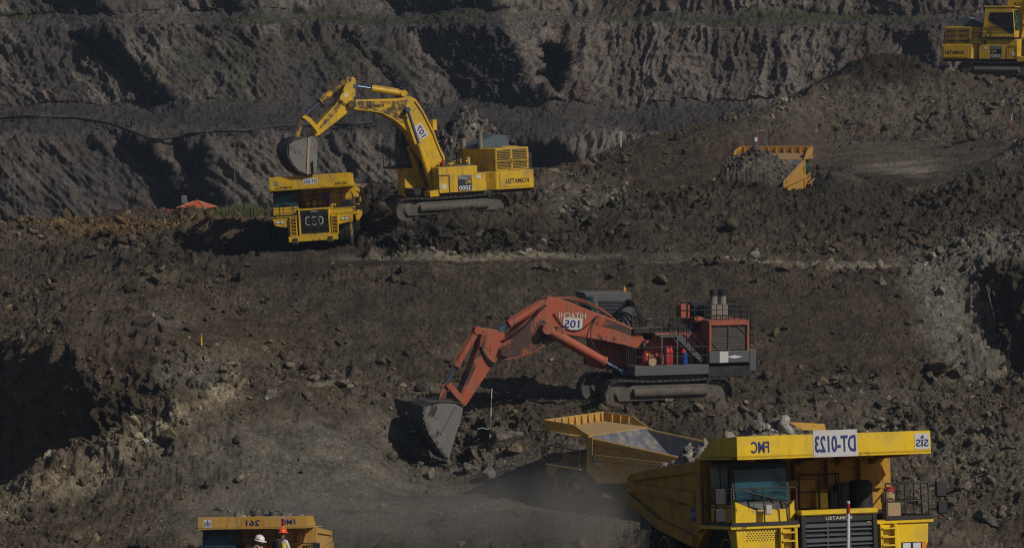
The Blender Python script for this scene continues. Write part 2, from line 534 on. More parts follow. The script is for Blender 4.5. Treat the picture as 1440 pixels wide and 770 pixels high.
BIG = 1e4
ROWS = [  # kind, points (px, value, D), rows up to the next knot
 ('z', [(0, -1.9, -30)], 2),
 ('z', [(0, -1.9, 4)], 4),
 ('z', [(0, -15.4, 66)], 4),
 ('z', [(0, -15.4, 102)], 4),
 ('z', [(0, -27.8, 124)], 4),
 ('z', [(0, -28, 170)], 8),
 ('p', [(0, 778, 174)], 30),
 ('p', [(-60, 745, 178), (0, 740, 178), (300, 720, 180), (700, 722, 179), (900, 726, 178), (1100, 700, 181), (1440, 700, 181)], 66),
 ('p', [(-60, 700, 182), (0, 695, 183), (60, 648, 183.5), (130, 645, 185), (200, 600, 187), (260, 560, 189), (330, 560, 190),
        (430, 590, 189), (530, 642, 188), (560, 648, 192), (600, 650, 193.5), (655, 648, 192.5), (700, 640, 189), (800, 622, 188), (900, 606, 189), (1000, 600, 190),
        (1100, 600, 190), (1250, 620, 188), (1440, 640, 187)], 60),
 ('p', [(-60, 702, 205), (0, 700, 203), (60, 668, 197), (110, 643, 193.5), (130, 635, 192), (200, 588, 191), (260, 545, 192), (330, 530, 194),
        (430, 545, 196), (530, 572, 195), (600, 592, 197), (655, 592, 195.5), (720, 588, 192.5), (760, 578, 192), (900, 577, 192.5), (1050, 575, 193), (1200, 560, 194), (1440, 570, 193)], 110),
 ('p', [(-60, 476, 210), (0, 478, 208), (60, 480, 201), (105, 482, 195.5), (160, 500, 196), (230, 490, 198), (300, 486, 201), (400, 530, 203),
        (500, 545, 202), (700, 542, 202), (900, 548, 203), (1050, 550, 203), (1150, 545, 203), (1280, 545, 203), (1380, 540, 203), (1440, 534, 202), (1500, 530, 198)], 40),
 ('p', [(-60, 450, 215), (0, 455, 214), (100, 455, 207), (200, 460, 206), (300, 468, 208), (400, 490, 207), (600, 490, 208), (900, 490, 208),
        (1100, 490, 209), (1250, 480, 209), (1340, 480, 209), (1388, 470, 211), (1412, 515, 210), (1440, 528, 208.2), (1500, 530, 204)], 110),
 ('p', [(-60, 400, 224), (0, 395, 222), (100, 385, 222), (200, 390, 220), (300, 395, 219), (400, 385, 218), (500, 380, 217), (700, 380, 216),
        (900, 384, 216), (1100, 386, 216), (1200, 384, 216), (1290, 375, 217), (1350, 362, 217.5), (1378, 366, 217), (1400, 372, 215), (1440, 378, 212.8), (1500, 380, 208)], 36),
 ('p', [(-60, 352, 232), (0, 351, 231), (200, 350, 231), (330, 354, 232), (400, 352, 234), (490, 355, 230), (560, 360, 222.5), (720, 362, 221.5), (780, 362, 223), (900, 366, 222),
        (1100, 370, 221), (1250, 368, 221), (1300, 358, 222), (1380, 346, 221), (1440, 345, 219), (1500, 345, 215)], 50),
 ('p', [(-60, 326, 236), (0, 326, 236), (200, 322, 236), (330, 318, 238), (395, 346, 240), (470, 345, 237), (515, 330, 228), (560, 326, 226), (600, 324, 225.8),
        (720, 322, 225.8), (780, 322, 227), (850, 330, 227), (1000, 330, 229), (1200, 325, 229), (1300, 320, 229), (1440, 300, 228)], 60),
 ('p', [(-60, 308, 241), (0, 310, 241), (100, 310, 241), (200, 306, 241), (290, 303, 242), (370, 301, 244), (420, 334, 248), (470, 318, 243), (500, 296, 238),
        (540, 292, 234), (575, 304, 232.5), (700, 303, 233), (780, 275, 235), (860, 290, 235), (950, 285, 236), (1000, 258, 236.5), (1060, 249, 237), (1120, 258, 237),
        (1180, 236, 237), (1240, 262, 237), (1300, 268, 238), (1360, 245, 236), (1400, 220, 236), (1440, 205, 236), (1500, 190, 236)], 40),
 ('p', [(-60, 312, 246), (0, 314, 246), (200, 305, 248), (290, 304, 250), (370, 298, 250), (430, 300, 256), (480, 268, 246), (530, 255, 242),
        (600, 262, 240), (690, 250, 240), (760, 232, 241), (800, 258, 242), (850, 285, 243), (950, 282, 243), (1000, 285, 241), (1060, 298, 241), (1140, 298, 241),
        (1180, 280, 241), (1240, 266, 242), (1300, 262, 243), (1360, 240, 243), (1440, 205, 243)], 40),
 ('p', [(-60, 330, 258), (0, 330, 258), (380, 320, 262), (480, 300, 256), (600, 290, 256), (760, 262, 252), (800, 262, 252), (850, 262, 252),
        (900, 255, 252), (1000, 258, 251), (1060, 290, 250), (1140, 285, 250), (1200, 250, 251), (1300, 240, 253), (1440, 212, 254)], 60),
 ('p', [(-60, 360, 275), (380, 350, 275), (700, 300, 270), (780, 247, 264), (820, 228, 265), (900, 197, 267), (1000, 176, 270), (1060, 165, 273),
        (1110, 162, 277), (1150, 190, 283), (1250, 190, 285), (1440, 172, 285)], 66),
 ('p', [(-60, 400, 300), (700, 340, 292), (780, 262, 276), (900, 215, 276), (1000, 180, 278), (1060, 160, 280), (1110, 142, 284), (1140, 118, 288),
        (1180, 102, 290), (1210, 88, 291), (1240, 84, 292), (1280, 90, 292), (1310, 110, 292), (1380, 113, 293), (1440, 114, 293), (1500, 114, 293)], 16),
 ('p', [(-60, 400, 310), (700, 360, 300), (900, 240, 290), (1060, 170, 290), (1140, 122, 296), (1210, 90, 297), (1240, 88, 298), (1310, 105, 302),
        (1440, 110, 303), (1500, 110, 303)], 8),
 ('p', [(0, 400, 322), (900, 330, 322), (1100, 240, 318), (1440, 150, 318)], 6),
 ('z', [(0, -23, 338)], 3),
 ('z', [(0, -23, 365)], 0),
]


def loft(rows, cols, smooth_k=9):
    kz = []; kd = []
    for kind, pts, n in rows:
        px = [p[0] for p in pts]; D = np.interp(cols, px, [p[2] for p in pts])
        D = smooth_cols(D, smooth_k)
        val = np.interp(cols, px, [p[1] for p in pts])
        if kind == 'p':
            val = smooth_cols(val, smooth_k)
            z = z_of(val, D)
        else:
            z = val
        kd.append(D); kz.append(z)
    Z = []; D = []
    for i in range(len(rows) - 1):
        n = rows[i][2]
        for k in range(n):
            t = k / n
            Z.append(kz[i] * (1 - t) + kz[i + 1] * t); D.append(kd[i] * (1 - t) + kd[i + 1] * t)
    Z.append(kz[-1]); D.append(kd[-1])
    Z = np.array(Z); D = np.array(D)
    X = (cols[None, :] - 720.0) * np.maximum(D, 66.0) / F
    return np.stack([X, D, Z], 2)


T = loft(ROWS, COLS)
# round the knot lines a little
for _ in range(3):
    T[1:-1] = (T[:-2] + 2 * T[1:-1] + T[2:]) / 4
# firm ground under each machine, before any roughness
calm = np.zeros(len(T.reshape(-1, 3)), np.float32)
Tf = T.reshape(-1, 3).copy()
jit = 0.30 * fbm(Tf, 2.2, 3, 0.6, 63)
for s in SPOT.values():
    Rm = rotm(s['rot'])
    loc = (Tf - np.array(s['loc'])) @ np.array(Rm)
    ax, ay = (0, 1) if s['hl'] < 4.0 else (1, 0)        # excavators point along x
    q = np.maximum(np.abs(loc[:, ax]) / (s['hl'] + 0.6), np.abs(loc[:, ay]) / (s['hw'] + 0.5))
    near = np.abs(loc[:, 2]) < 14
    w = (1 - sst(q + jit, 0.95, 1.7)) * near
    tgt = -0.06 + s.get('lift', 0.0)
    nz = loc[:, 2] * (1 - w) + tgt * w
    Tf[:, 2] += (nz - loc[:, 2]) / Rm[2][2]
    if ax == 1:
        qf = np.maximum(np.abs(loc[:, 0]) / 4.2, np.abs(loc[:, 1] + 7.5) / 5.0)
        calm = np.maximum(calm, .95 * (1 - sst(qf + jit * .6, .75, 1.1)) * near)
    calm = np.maximum(calm, (1 - sst(q + jit * .7, 0.7, 0.98)) * near)
T = Tf.reshape(T.shape)
PX, PY = project(T)
PX = np.broadcast_to(COLS[None, :], PX.shape)
nrm = grid_normals(T)
flat = T.reshape(-1, 3); N = nrm.reshape(-1, 3); px = PX.reshape(-1); py = PY.reshape(-1)


def blob(cx, cy, rx, ry, soft=0.5, wob=None):
    d = np.sqrt(((px - cx) / rx) ** 2 + ((py - cy) / ry) ** 2)
    if wob is not None: d = d + wob
    return 1 - sst(d, 1 - soft, 1 + soft)


wob = fbm(flat, 5.0, 4, 0.6, 90) * 0.9
rough = np.full(len(px), 1.0, np.float32)
smoothz = [(560, 730, 330, 60, .2), (440, 640, 150, 60, .25), (700, 700, 200, 40, .5), (250, 470, 90, 16, .6), (1000, 555, 300, 12, .5),
           (800, 362, 420, 10, .6), (440, 368, 120, 14, .25), (640, 316, 120, 9, .6), (1270, 225, 150, 32, .2), (720, 440, 460, 62, .35), (1150, 460, 130, 60, .4), (930, 215, 130, 40, .8), (420, 360, 90, 10, .5), (1270, 440, 140, 70, .75)]
for a, b_, c_, d_, k in smoothz:
    rough *= 1 - (1 - k * 0.6) * blob(a, b_, c_, d_, 0.4, wob * 0.5)
rough += 0.55 * blob(480, 330, 110, 35) + 0.9 * blob(620, 335, 240, 24) + 0.4 * blob(1330, 640, 160, 70) + 0.45 * blob(650, 620, 110, 40) + 0.3 * blob(200, 340, 240, 30)
rough += 0.35 * blob(160, 570, 130, 90)
rough *= 1 - 0.80 * calm
far = sst(flat[:, 1], 180, 280)
rough *= 1 + 0.25 * far
hid = (py > 830) | (flat[:, 1] < 150)
d = 0.95 * fbm(flat, 7.0, 3, 0.5, 1) * rough
d += 0.26 * fbm(flat, 2.2, 3, 0.55, 9, 1) * rough
lump = sst(fbm(flat, 6.0, 3, 0.6, 44), -0.1, 0.4)
d += 0.20 * fbm(flat, 1.1, 3, 0.55, 5, 2) * rough * (0.3 + lump)
c1, v1 = cells(flat, 0.95, 3)
d += (np.maximum(0, 0.55 - c1) * 0.75 * (v1 > 0.45)) * rough * (0.08 + lump)
c2, v2 = cells(flat, 0.42, 8)
d += np.maximum(0, 0.5 - c2) * 0.30 * (v2 > 0.5) * rough * (0.4 + lump)
d += 0.085 * fbm(flat, 0.30, 2, 0.6, 70, 2) * (0.35 + 0.75 * rough)
d += 0.16 * fbm(flat, 0.62, 2, 0.6, 72, 1) * (0.15 + 0.75 * rough)
# gullies and slumps running down the two cut faces and the left flank
gl = blob(120, 560, 150, 110, 0.4)
gp = flat.copy(); gp[:, 2] *= 0.22; gp[:, 0] += flat[:, 2] * 0.45 + fbm(flat, 3.0, 2, .5, 27)
d += gl * 0.9 * fbm(gp, 1.7, 3, 0.5, 21, 1, False)
gr = blob(1410, 450, 60, 90, 0.4)
gp = flat.copy(); gp[:, 2] *= 0.15
d += gr * 1.0 * fbm(gp, 1.3, 3, 0.5, 23, 1, False)
slope = blob(820, 440, 420, 60, 0.5)
gp = flat.copy(); gp[:, 2] *= 0.35; gp[:, 1] *= 0.35
d += slope * 0.10 * fbm(gp, 1.5, 3, 0.5, 25, 1)
d -= 0.10 * calm
d[hid] *= 0.3
flat = flat + N * d[:, None]

# ---- soil kinds (albedo), a few lays also carrying shade or sunlight
def C(*a): return np.array(a, np.float32)
BASE = C(.105, .086, .068); DARK = C(.058, .049, .042); PALE = C(.20, .178, .15); OCHRE = C(.27, .175, .085); GREY = C(.145, .132, .116)
ROAD = C(.29, .26, .22); RUST = C(.115, .078, .050); BLACK = C(.036, .033, .031); BROWN = C(.080, .063, .050); ASH = C(.225, .215, .20)
col = np.tile(BASE, (len(px), 1))
strk = fbm(flat * np.array([.16, .9, .5]), 1.6, 3, .6, 107, 0, False)
def lay(c, m, k=1.0):
    global col
    m = np.clip(m * k, 0, 1)[:, None]
    col = col * (1 - m) + c * m
w1 = fbm(flat, 3.0, 4, 0.6, 101); w2 = fbm(flat, 1.2, 3, 0.6, 103); w3 = fbm(flat, 9, 3, 0.6, 105)
lay(DARK, sst(w3, 0.0, 0.5), 0.55)
lay(GREY, sst(w1, 0.15, 0.55), 0.5)
lay(DARK, blob(700, 330, 320, 36, 0.4, wob), 0.75)
lay(BLACK, blob(560, 320, 130, 30, 0.5, wob), 0.75)
lay(DARK, blob(800, 430, 420, 60, 0.5, wob * .6), 0.45)
lay(BROWN, blob(1180, 440, 150, 80, 0.6, wob), 0.6)
lay(GREY, blob(560, 690, 360, 110, 0.35, wob * .7), 0.85)
lay(ASH, blob(420, 630, 150, 60, 0.6, wob), 0.45)
lay(ASH, blob(1345 + (py - 450) * .35, py, 50, 60, 0.45, wob * .8) * bs_(py, 355, 535), 0.72)
lay(ASH, blob(1405, 356, 60, 20, 0.5, wob), 0.85)
lay(BLACK, blob(960, 622, 70, 26, 0.5, wob * .6), 0.55)  # shade behind the empty truck, put into the ground colour
ridge_y = np.interp(px, [-60, 0, 60, 130, 210, 290, 330], [700, 690, 648, 645, 596, 548, 535])
rd_ = np.exp(-((py - ridge_y + 6) / 26) ** 2) * (1 - sst(px, 300, 350))
lay(OCHRE, rd_ * sst(wob, -.35, .35), 0.55)
lay(PALE, np.exp(-((py - ridge_y - 16) / 16) ** 2) * (1 - sst(px, 300, 350)), 0.7)
lay(BROWN, blob(210, 540, 110, 60, 0.5, wob), 0.6)
lay(PALE, blob(90, 660, 120, 26, 0.6, wob), 0.5)
lay(RUST, blob(330, 490, 70, 36, 0.6, wob), 0.35)
lay(RUST, blob(230, 318, 260, 12, 0.6, wob), 0.6)
lay(OCHRE, blob(120, 320, 180, 8, 0.6, wob * 1.4), 0.4)
lay(BROWN, blob(80, 560, 110, 90, 0.4, wob), 0.5)
lay(DARK, blob(200, 370, 260, 30, 0.5, wob), 0.4)
lay(PALE, blob(1330, 660, 170, 90, 0.5, wob * 1.4), 0.35)
lay(GREY, blob(1300, 620, 260, 60, 0.5, wob * 1.2), 0.5)
flo = blob(560, 700, 340, 80, .4, wob * .5)
lay(PALE, flo * sst(strk, .0, .35), .40)
lay(DARK, flo * sst(-strk, .1, .4), .45)
bench = np.maximum(blob(760, 552, 420, 12, .5), blob(800, 366, 480, 12, .5))
lay(PALE, bench * sst(strk, .0, .3), .4)
lay(DARK, bench * sst(-strk, .05, .35), .4)
lay(ROAD, blob(640, 361, 170, 5, 0.5, wob * .4), 0.95)
lay(ROAD, blob(1120, 371, 170, 4, 0.5, wob * .4), 0.9)
lay(ROAD, blob(440, 548, 60, 5, 0.6, wob * .5), 0.5)
lay(PALE, blob(1290, 226, 170, 34, 0.5, wob * .7) * (.35 + .65 * sst(strk, -.2, .3)), 0.6)
lay(C(.30, .27, .225), blob(1300 , 236 - (px - 1300) * .12, 150, 17, 0.5, wob * .4) * (.55 + .45 * sst(strk, -.3, .2)), 1.0)
lay(BROWN, blob(930, 210, 190, 70, 0.3, wob * .4), 0.8)
lay(C(.046, .037, .030), blob(1230, 98, 95, 34, 0.5, wob * .6), 0.95)
lay(GREY, blob(1230, 155, 240, 36, 0.5, wob), 0.55)
lay(DARK, blob(1160, 255, 110, 20, 0.5, wob), 0.8)
lay(BLACK, blob(1400, 235, 80, 26, 0.6, wob), 0.6)
lay(DARK, blob(1150, 300, 330, 30, 0.5, wob), 0.6)
lay(ASH, blob(800, 275, 60, 30, 0.5, wob * 1.4), 0.35)
lay(C(.17, .13, .10), blob(50, 575, 65, 110, .3), .6)  # lighter tone lifts the shade on the hollow's wall by colour
lay(C(.40, .345, .26), np.exp(-((py - ridge_y - 20) / 19) ** 2) * (1 - sst(px, 310, 350)) * sst(wob, -.6, .1), .9)  # pale ridge soil, with sunlight on its slope put into the colour
lay(BLACK, blob(1120, 268, 150, 20, .5, wob * .7), .6); lay(BLACK, blob(620, 335, 130, 22, .5, wob * .8), .5); lay(BLACK, blob(530, 270, 40, 30, .5, wob), .6)
lay(BLACK, blob(330, 360, 200, 30, .6, wob * 1.2), .35); lay(PALE, blob(230, 450, 26, 26, .6, wob), .4); lay(ASH, blob(300, 520, 55, 26, .6, wob * 1.2), .5)
col *= (0.70 + 0.34 * sst(w2, -0.5, 0.5))[:, None] * np.array([.92, .895, .795])
soil = soil_mat('pit_soil')
Tn = flat.reshape(T.shape)
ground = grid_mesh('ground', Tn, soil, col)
col_ground = col.copy()
T_N = grid_normals(Tn).reshape(-1, 3)

# ------------------------------------------------------------------ the quarried rock wall behind
WC = np.concatenate([np.linspace(-900, -62, 70), np.arange(-60, 1500, 1.5), np.linspace(1502, 2340, 70)])
WROWS = [(560, 339, 14), (470, 342, 180), (200, 348, 12), (192, 350, 36), (158, 366, 20), (151, 369, 150), (40, 376, 16), (33, 380, 14), (24, 387, 90), (-120, 394, 30), (-330, 402, 6), (-345, 430, 0)]
yy = []; DD = []
for i in range(len(WROWS) - 1):
    n = WROWS[i][2]
    n = max(4, int(n * 0.8))
    for k in range(n):
        t = k / n
        yy.append(WROWS[i][0] * (1 - t) + WROWS[i + 1][0] * t); DD.append(WROWS[i][1] * (1 - t) + WROWS[i + 1][1] * t)
yy.append(WROWS[-1][0]); DD.append(WROWS[-1][1])
yy = np.array(yy)[:, None]; DD = np.array(DD)[:, None]
wx = WC[None, :] + 0 * yy
wy = yy + 0 * wx
wander = 7 * np.sin(wx / 61.0) + 5 * np.sin(wx / 23.0 + 1.3)
wy = wy + wander * 0.45 * np.exp(-((wy - 100) / 260) ** 2)
bs = lambda a, lo, hi, s: sst(a, lo - s, lo + s) * (1 - sst(a, hi - s, hi + s))
wb = 4 * np.sin(wy / 19.0) + 2 * np.sin(wy / 7.0 + 2)
sl = np.zeros_like(wx)
bandm = np.zeros_like(wx)
def band(y0, y1, lf, rf, k, s=3.5):
    global sl, bandm
    w = bs(wy, y0, y1, 6) * bs(wx + wb * 0.4, lf(wy), rf(wy), s)
    sl = sl - 1.15 * k * w
    bandm = np.maximum(bandm, w)
band(-400, 20, lambda y: 75 + 1.12 * y, lambda y: 140 + 1.4 * y, 1.2)
band(20, 158, lambda y: 78 + 1.12 * (y - 30), lambda y: 140 + 1.02 * (y - 30), 1.2)
band(192, 600, lambda y: 160 + 0.95 * (y - 195), lambda y: 203 + 0.92 * (y - 195), 1.2)
band(192, 600, lambda y: 238 + 0.55 * (y - 195), lambda y: 290 + 0.42 * (y - 195), 1.2)
band(-400, 158, lambda y: 540 + 0.80 * y, lambda y: 690 + 0.50 * y, 1.25, 7)
band(36, 158, lambda y: 470 + 1.05 * (y - 40), lambda y: 500 + 0.9 * (y - 40), 1.1)
band(186, 600, lambda y: 700 + 0.5 * (y - 186), lambda y: 755 + 1.6 * (y - 186), 1.15, 6)
band(36, 158, lambda y: 1180 - 0.5 * (y - 40), lambda y: 1200 - 0.5 * (y - 40), 1.05)
band(-400, 30, lambda y: 300 + 0.8 * y, lambda y: 330 + 0.8 * y, 1.05)
band(-400, 158, lambda y: 1225 + 0.6 * y, lambda y: 1262 + 0.6 * y, 1.05)
dpx = np.gradient(WC)[None, :]
off = np.cumsum(sl * dpx * 360 / F, axis=1)
i0 = np.searchsorted(WC, -300); i1 = np.searchsorted(WC, 1750)
core = np.interp(np.arange(-900, 2340, 6.0), WC, off[0]) * 0
# take out the overall drift so that the wall keeps its place
UX = np.arange(-900, 2340, 6.0)
offu = np.stack([np.interp(UX, WC, o) for o in off])
tr = smooth_cols(offu, 26)
offu = offu - tr
off = np.stack([np.interp(WC, UX, o) for o in offu])
off = (np.pad(off, ((3, 3), (0, 0)), 'edge')); off = sum(off[k:k + len(yy)] for k in range(7)) / 7
# the round hollow
hol = ((wx - 778 + 5 * np.sin(wy / 8.0) + 3 * np.sin(wy / 3.3 + 1)) / 24) ** 2 + ((wy - 94 + 4 * np.sin(wx / 5.0)) / 37) ** 2
hol = np.sqrt(hol); off = off + 6.5 * (1 - sst(hol, 0.60, 1.12))
Dw = DD + off
W = np.stack([(wx - 720) * DD / F, Dw, z_of(wy, DD)], 2)
for _ in range(2):
    W[1:-1] = (W[:-2] + 2 * W[1:-1] + W[2:]) / 4
wn = grid_normals(W).reshape(-1, 3)
wf = W.reshape(-1, 3); px = wx.reshape(-1); py = wy.reshape(-1)
right = sst(px, 690, 800)
face = np.maximum(bs(py, 40, 152, 6), np.maximum(bs(py, 196, 460, 6), bs(py, -400, 24, 6)))
# ribs washed into the faces: stretched along their fall line
gp = wf.copy(); gp[:, 0] += (wf[:, 2]) * (0.75 - 0.95 * right); gp[:, 1] *= 0.5; gp[:, 2] *= 0.13
gp[:, 0] += 1.5 * fbm(wf, 6.0, 2, .5, 241) + .5 * fbm(wf, 1.7, 2, .5, 243); gp[:, 2] += .25 * fbm(wf, 3.0, 2, .5, 245)
ribs = fbm(gp, 2.3, 4, 0.55, 201, 1, False); ribs2 = fbm(gp, 0.9, 3, 0.55, 205, 1, False)
patch = sst(fbm(wf * np.array([1, 1, .6]), 9.0, 3, 0.55, 207), -0.35, 0.15)
amp = face * (0.25 + 0.75 * np.maximum(right * 0.9, patch)) * (1 - 0.55 * (1 - right) * sst(py, 170, 200)) * (1 - 0.85 * bandm.reshape(-1)) * sst(hol.reshape(-1), .9, 1.3)
d = 1.25 * amp * ribs + 0.62 * amp * ribs2
dg_ = wf.copy(); dg_[:, 0] += wf[:, 2] * 1.0; dg_[:, 2] *= .3
d += (0.45 + .45 * sst(py, 170, 200)) * (1 - right) * fbm(dg_, 2.6, 4, 0.6, 231, 1, False)
d += 0.55 * fbm(wf, 6.0, 3, 0.5, 211) + 0.45 * fbm(wf, 1.8, 4, 0.6, 215, 1) + 0.20 * fbm(wf, 0.6, 2, 0.6, 219, 2)
wf = wf + wn * d[:, None]
wob = fbm(wf, 7.0, 4, 0.6, 290) * 0.9
WB = C(.088, .078, .072); WP = C(.205, .172, .14); WD = C(.046, .042, .042); WR = C(.115, .080, .062); WG = C(.05, .065, .022)
col = np.tile(WB * .9, (len(px), 1))
w1 = fbm(wf, 4.0, 4, 0.6, 301); w3 = fbm(gp, 3.2, 4, 0.6, 305, 0, False)
lay(WR, sst(w1, -0.05, 0.4), 0.55)
lay(WR, right * face, 0.5)
lay(WP, face * sst(w3 + 0.35 * ribs, 0.0, 0.42) * (0.35 + 0.65 * np.maximum(patch, right)) * (1 - 0.35 * (1 - right) * sst(py, 170, 200)), 0.85)
lay(WP, blob(185, 105, 60, 45, 0.6, wob), 0.4); lay(WP, blob(225, 60, 40, 45, 0.6, wob), 0.45); lay(WP, blob(610, 95, 40, 60, 0.6, wob), 0.5)
lay(WP, blob(740, 80, 30, 90, 0.5, wob), 0.55); lay(WP, blob(820, 205, 70, 26, 0.5, wob * .6), 0.85); lay(WP, blob(330, 260, 90, 60, 0.6, wob), 0.35); lay(WP, blob(120, 240, 90, 50, .6, wob * 1.4) * sst(fbm(dg_, 1.6, 4, .6, 320), -.1, .4), .6); lay(WP, blob(470, 250, 110, 60, .6, wob) , .3)
lay(WP, blob(880, 100, 120, 60, 0.6, wob), 0.3)
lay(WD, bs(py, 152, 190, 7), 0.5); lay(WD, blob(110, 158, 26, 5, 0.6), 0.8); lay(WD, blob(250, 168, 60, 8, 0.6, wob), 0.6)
lay(WD, blob(130, 90, 40, 70, 0.6, wob * .4) * 0 + bs(px + 0, 84 + 1.1 * (py - 30), 142 + 1.02 * (py - 30), 5) * bs(py, 24, 157, 4), 0.75)  # this and the next three: shade of turned faces, deepened in the colour
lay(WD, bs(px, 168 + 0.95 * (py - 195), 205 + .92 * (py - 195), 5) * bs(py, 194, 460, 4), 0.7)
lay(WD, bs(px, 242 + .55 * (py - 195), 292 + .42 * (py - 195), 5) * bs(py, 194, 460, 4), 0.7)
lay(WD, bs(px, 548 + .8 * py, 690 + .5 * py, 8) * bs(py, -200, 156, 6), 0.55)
for lf in (lambda y: 84 + 1.1 * (y - 30), lambda y: 118 + 1.06 * (y - 30)):  # lit pale edges of the shaded bands, drawn in the colour
    lay(WP, np.exp(-((px - lf(py)) / 2.2) ** 2) * bs(py, 30, 157, 4) * sst(w1, -.3, .2), 0.7)
for lf in (lambda y: 164 + .95 * (y - 195), lambda y: 212 + .80 * (y - 195), lambda y: 240 + .75 * (y - 195)):
    lay(WP, np.exp(-((px - lf(py)) / 2.2) ** 2) * bs(py, 196, 320, 4) * sst(w1, -.3, .2), 0.7)
lay(WD, 1 - sst(hol.reshape(-1), .8, 1.05), .6)  # shade inside the hollow, added in the wall colour
lay(WD, blob(745, 235, 60, 60, 0.5, wob), 0.8)  # shadow left of the pale lower face, put into the colour
grass_line = bs(py + wob * 4, 22, 37, 4)
lay(WG, grass_line * sst(fbm(wf, 6, 3, 0.6, 311), -0.1, 0.3), 0.8)
lay(WG, sst(fbm(wf, 8, 4, 0.65, 315), 0.22, 0.5), 0.35)
col *= np.array([.84, .87, .92])
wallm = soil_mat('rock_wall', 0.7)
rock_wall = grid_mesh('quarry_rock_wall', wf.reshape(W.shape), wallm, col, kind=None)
tag(rock_wall, 'tall terraced rock wall of the mine pit behind all machines, ribbed and crossed by dark bands of shade', 'rock wall')
rock_wall['kind'] = 'structure'
W_FLAT = wf; W_PX = px; W_PY = py
# ------------------------------------------------------------------ rigid haul trucks
# local axes: x to the driver's left as seen from the front, front faces -y, z up, origin on the ground
X1 = (1, 0, 0); Z1 = (0, 0, 1)


def tyre_mesh(cx, cy, w=0.8, R=1.35, sgn=1, lugs=True):
    m = MB()
    h = w / 2
    m.lathe([(0.66, -h * .78), (0.80, -h * .98), (1.08, -h), (1.22, -h * .96), (1.285, -h * .8), (1.29, 0), (1.285, h * .8), (1.22, h * .96),
             (1.08, h), (0.80, h * .98), (0.66, h * .78)], (cx, cy, R), (1, 0, 0), 40)
    if lugs:
        n = 24
        for side in (-1, 1):
            for k in range(n):
                a = 2 * math.pi * (k + (0.5 if side > 0 else 0)) / n
                M = Matrix.Translation((cx, cy, R)) @ Matrix.Rotation(a, 4, 'X')
                da = 0.105; tw = 0.10
                p = []
                for rr in (1.25, 1.352):
                    s = 1.0 if rr < 1.3 else 0.86
                    for (xx, aa) in ((0.03, -da + tw), (h * 1.0, -da), (h * 1.0, da), (0.03, da + tw)):
                        ang = aa * s
                        p.append((side * xx, math.sin(ang) * rr, math.cos(ang) * rr))
                m.add([M @ Vector(q) for q in p], [(3, 2, 1, 0), (4, 5, 6, 7)] + [(i, (i + 1) % 4, 4 + (i + 1) % 4, 4 + i) for i in range(4)])
    return m


def wheel(root, cx, cy, out, mats, w=0.8, lugs=True):
    """wheel > tyre, rim (out: +1 or -1, the side that shows)"""
    m = MB()
    h = w / 2
    m.lathe([(0.67, out * h * .72), (0.70, out * h * .86), (0.66, out * h * .90), (0.60, out * h * .55), (0.56, out * h * .3), (0.40, out * h * .2),
             (0.36, out * h * .62), (0.24, out * h * .68), (0.22, out * h * .8), (0.0, out * h * .8)], (cx, cy, 1.35), (1, 0, 0), 28)
    for k in range(12):
        a = 2 * math.pi * k / 12
        c = Vector((cx, cy + 0.49 * math.cos(a), 1.35 + 0.49 * math.sin(a)))
        m.cyl(c + Vector((out * h * .2, 0, 0)), c + Vector((out * h * .36, 0, 0)), 0.03, n=6)
    o = m.build('wheel', mats['rim'], root, smooth=40)
    tyre_mesh(cx, cy, w, lugs=lugs).build('tyre', MT['rubber'], o, smooth=35)
    return o


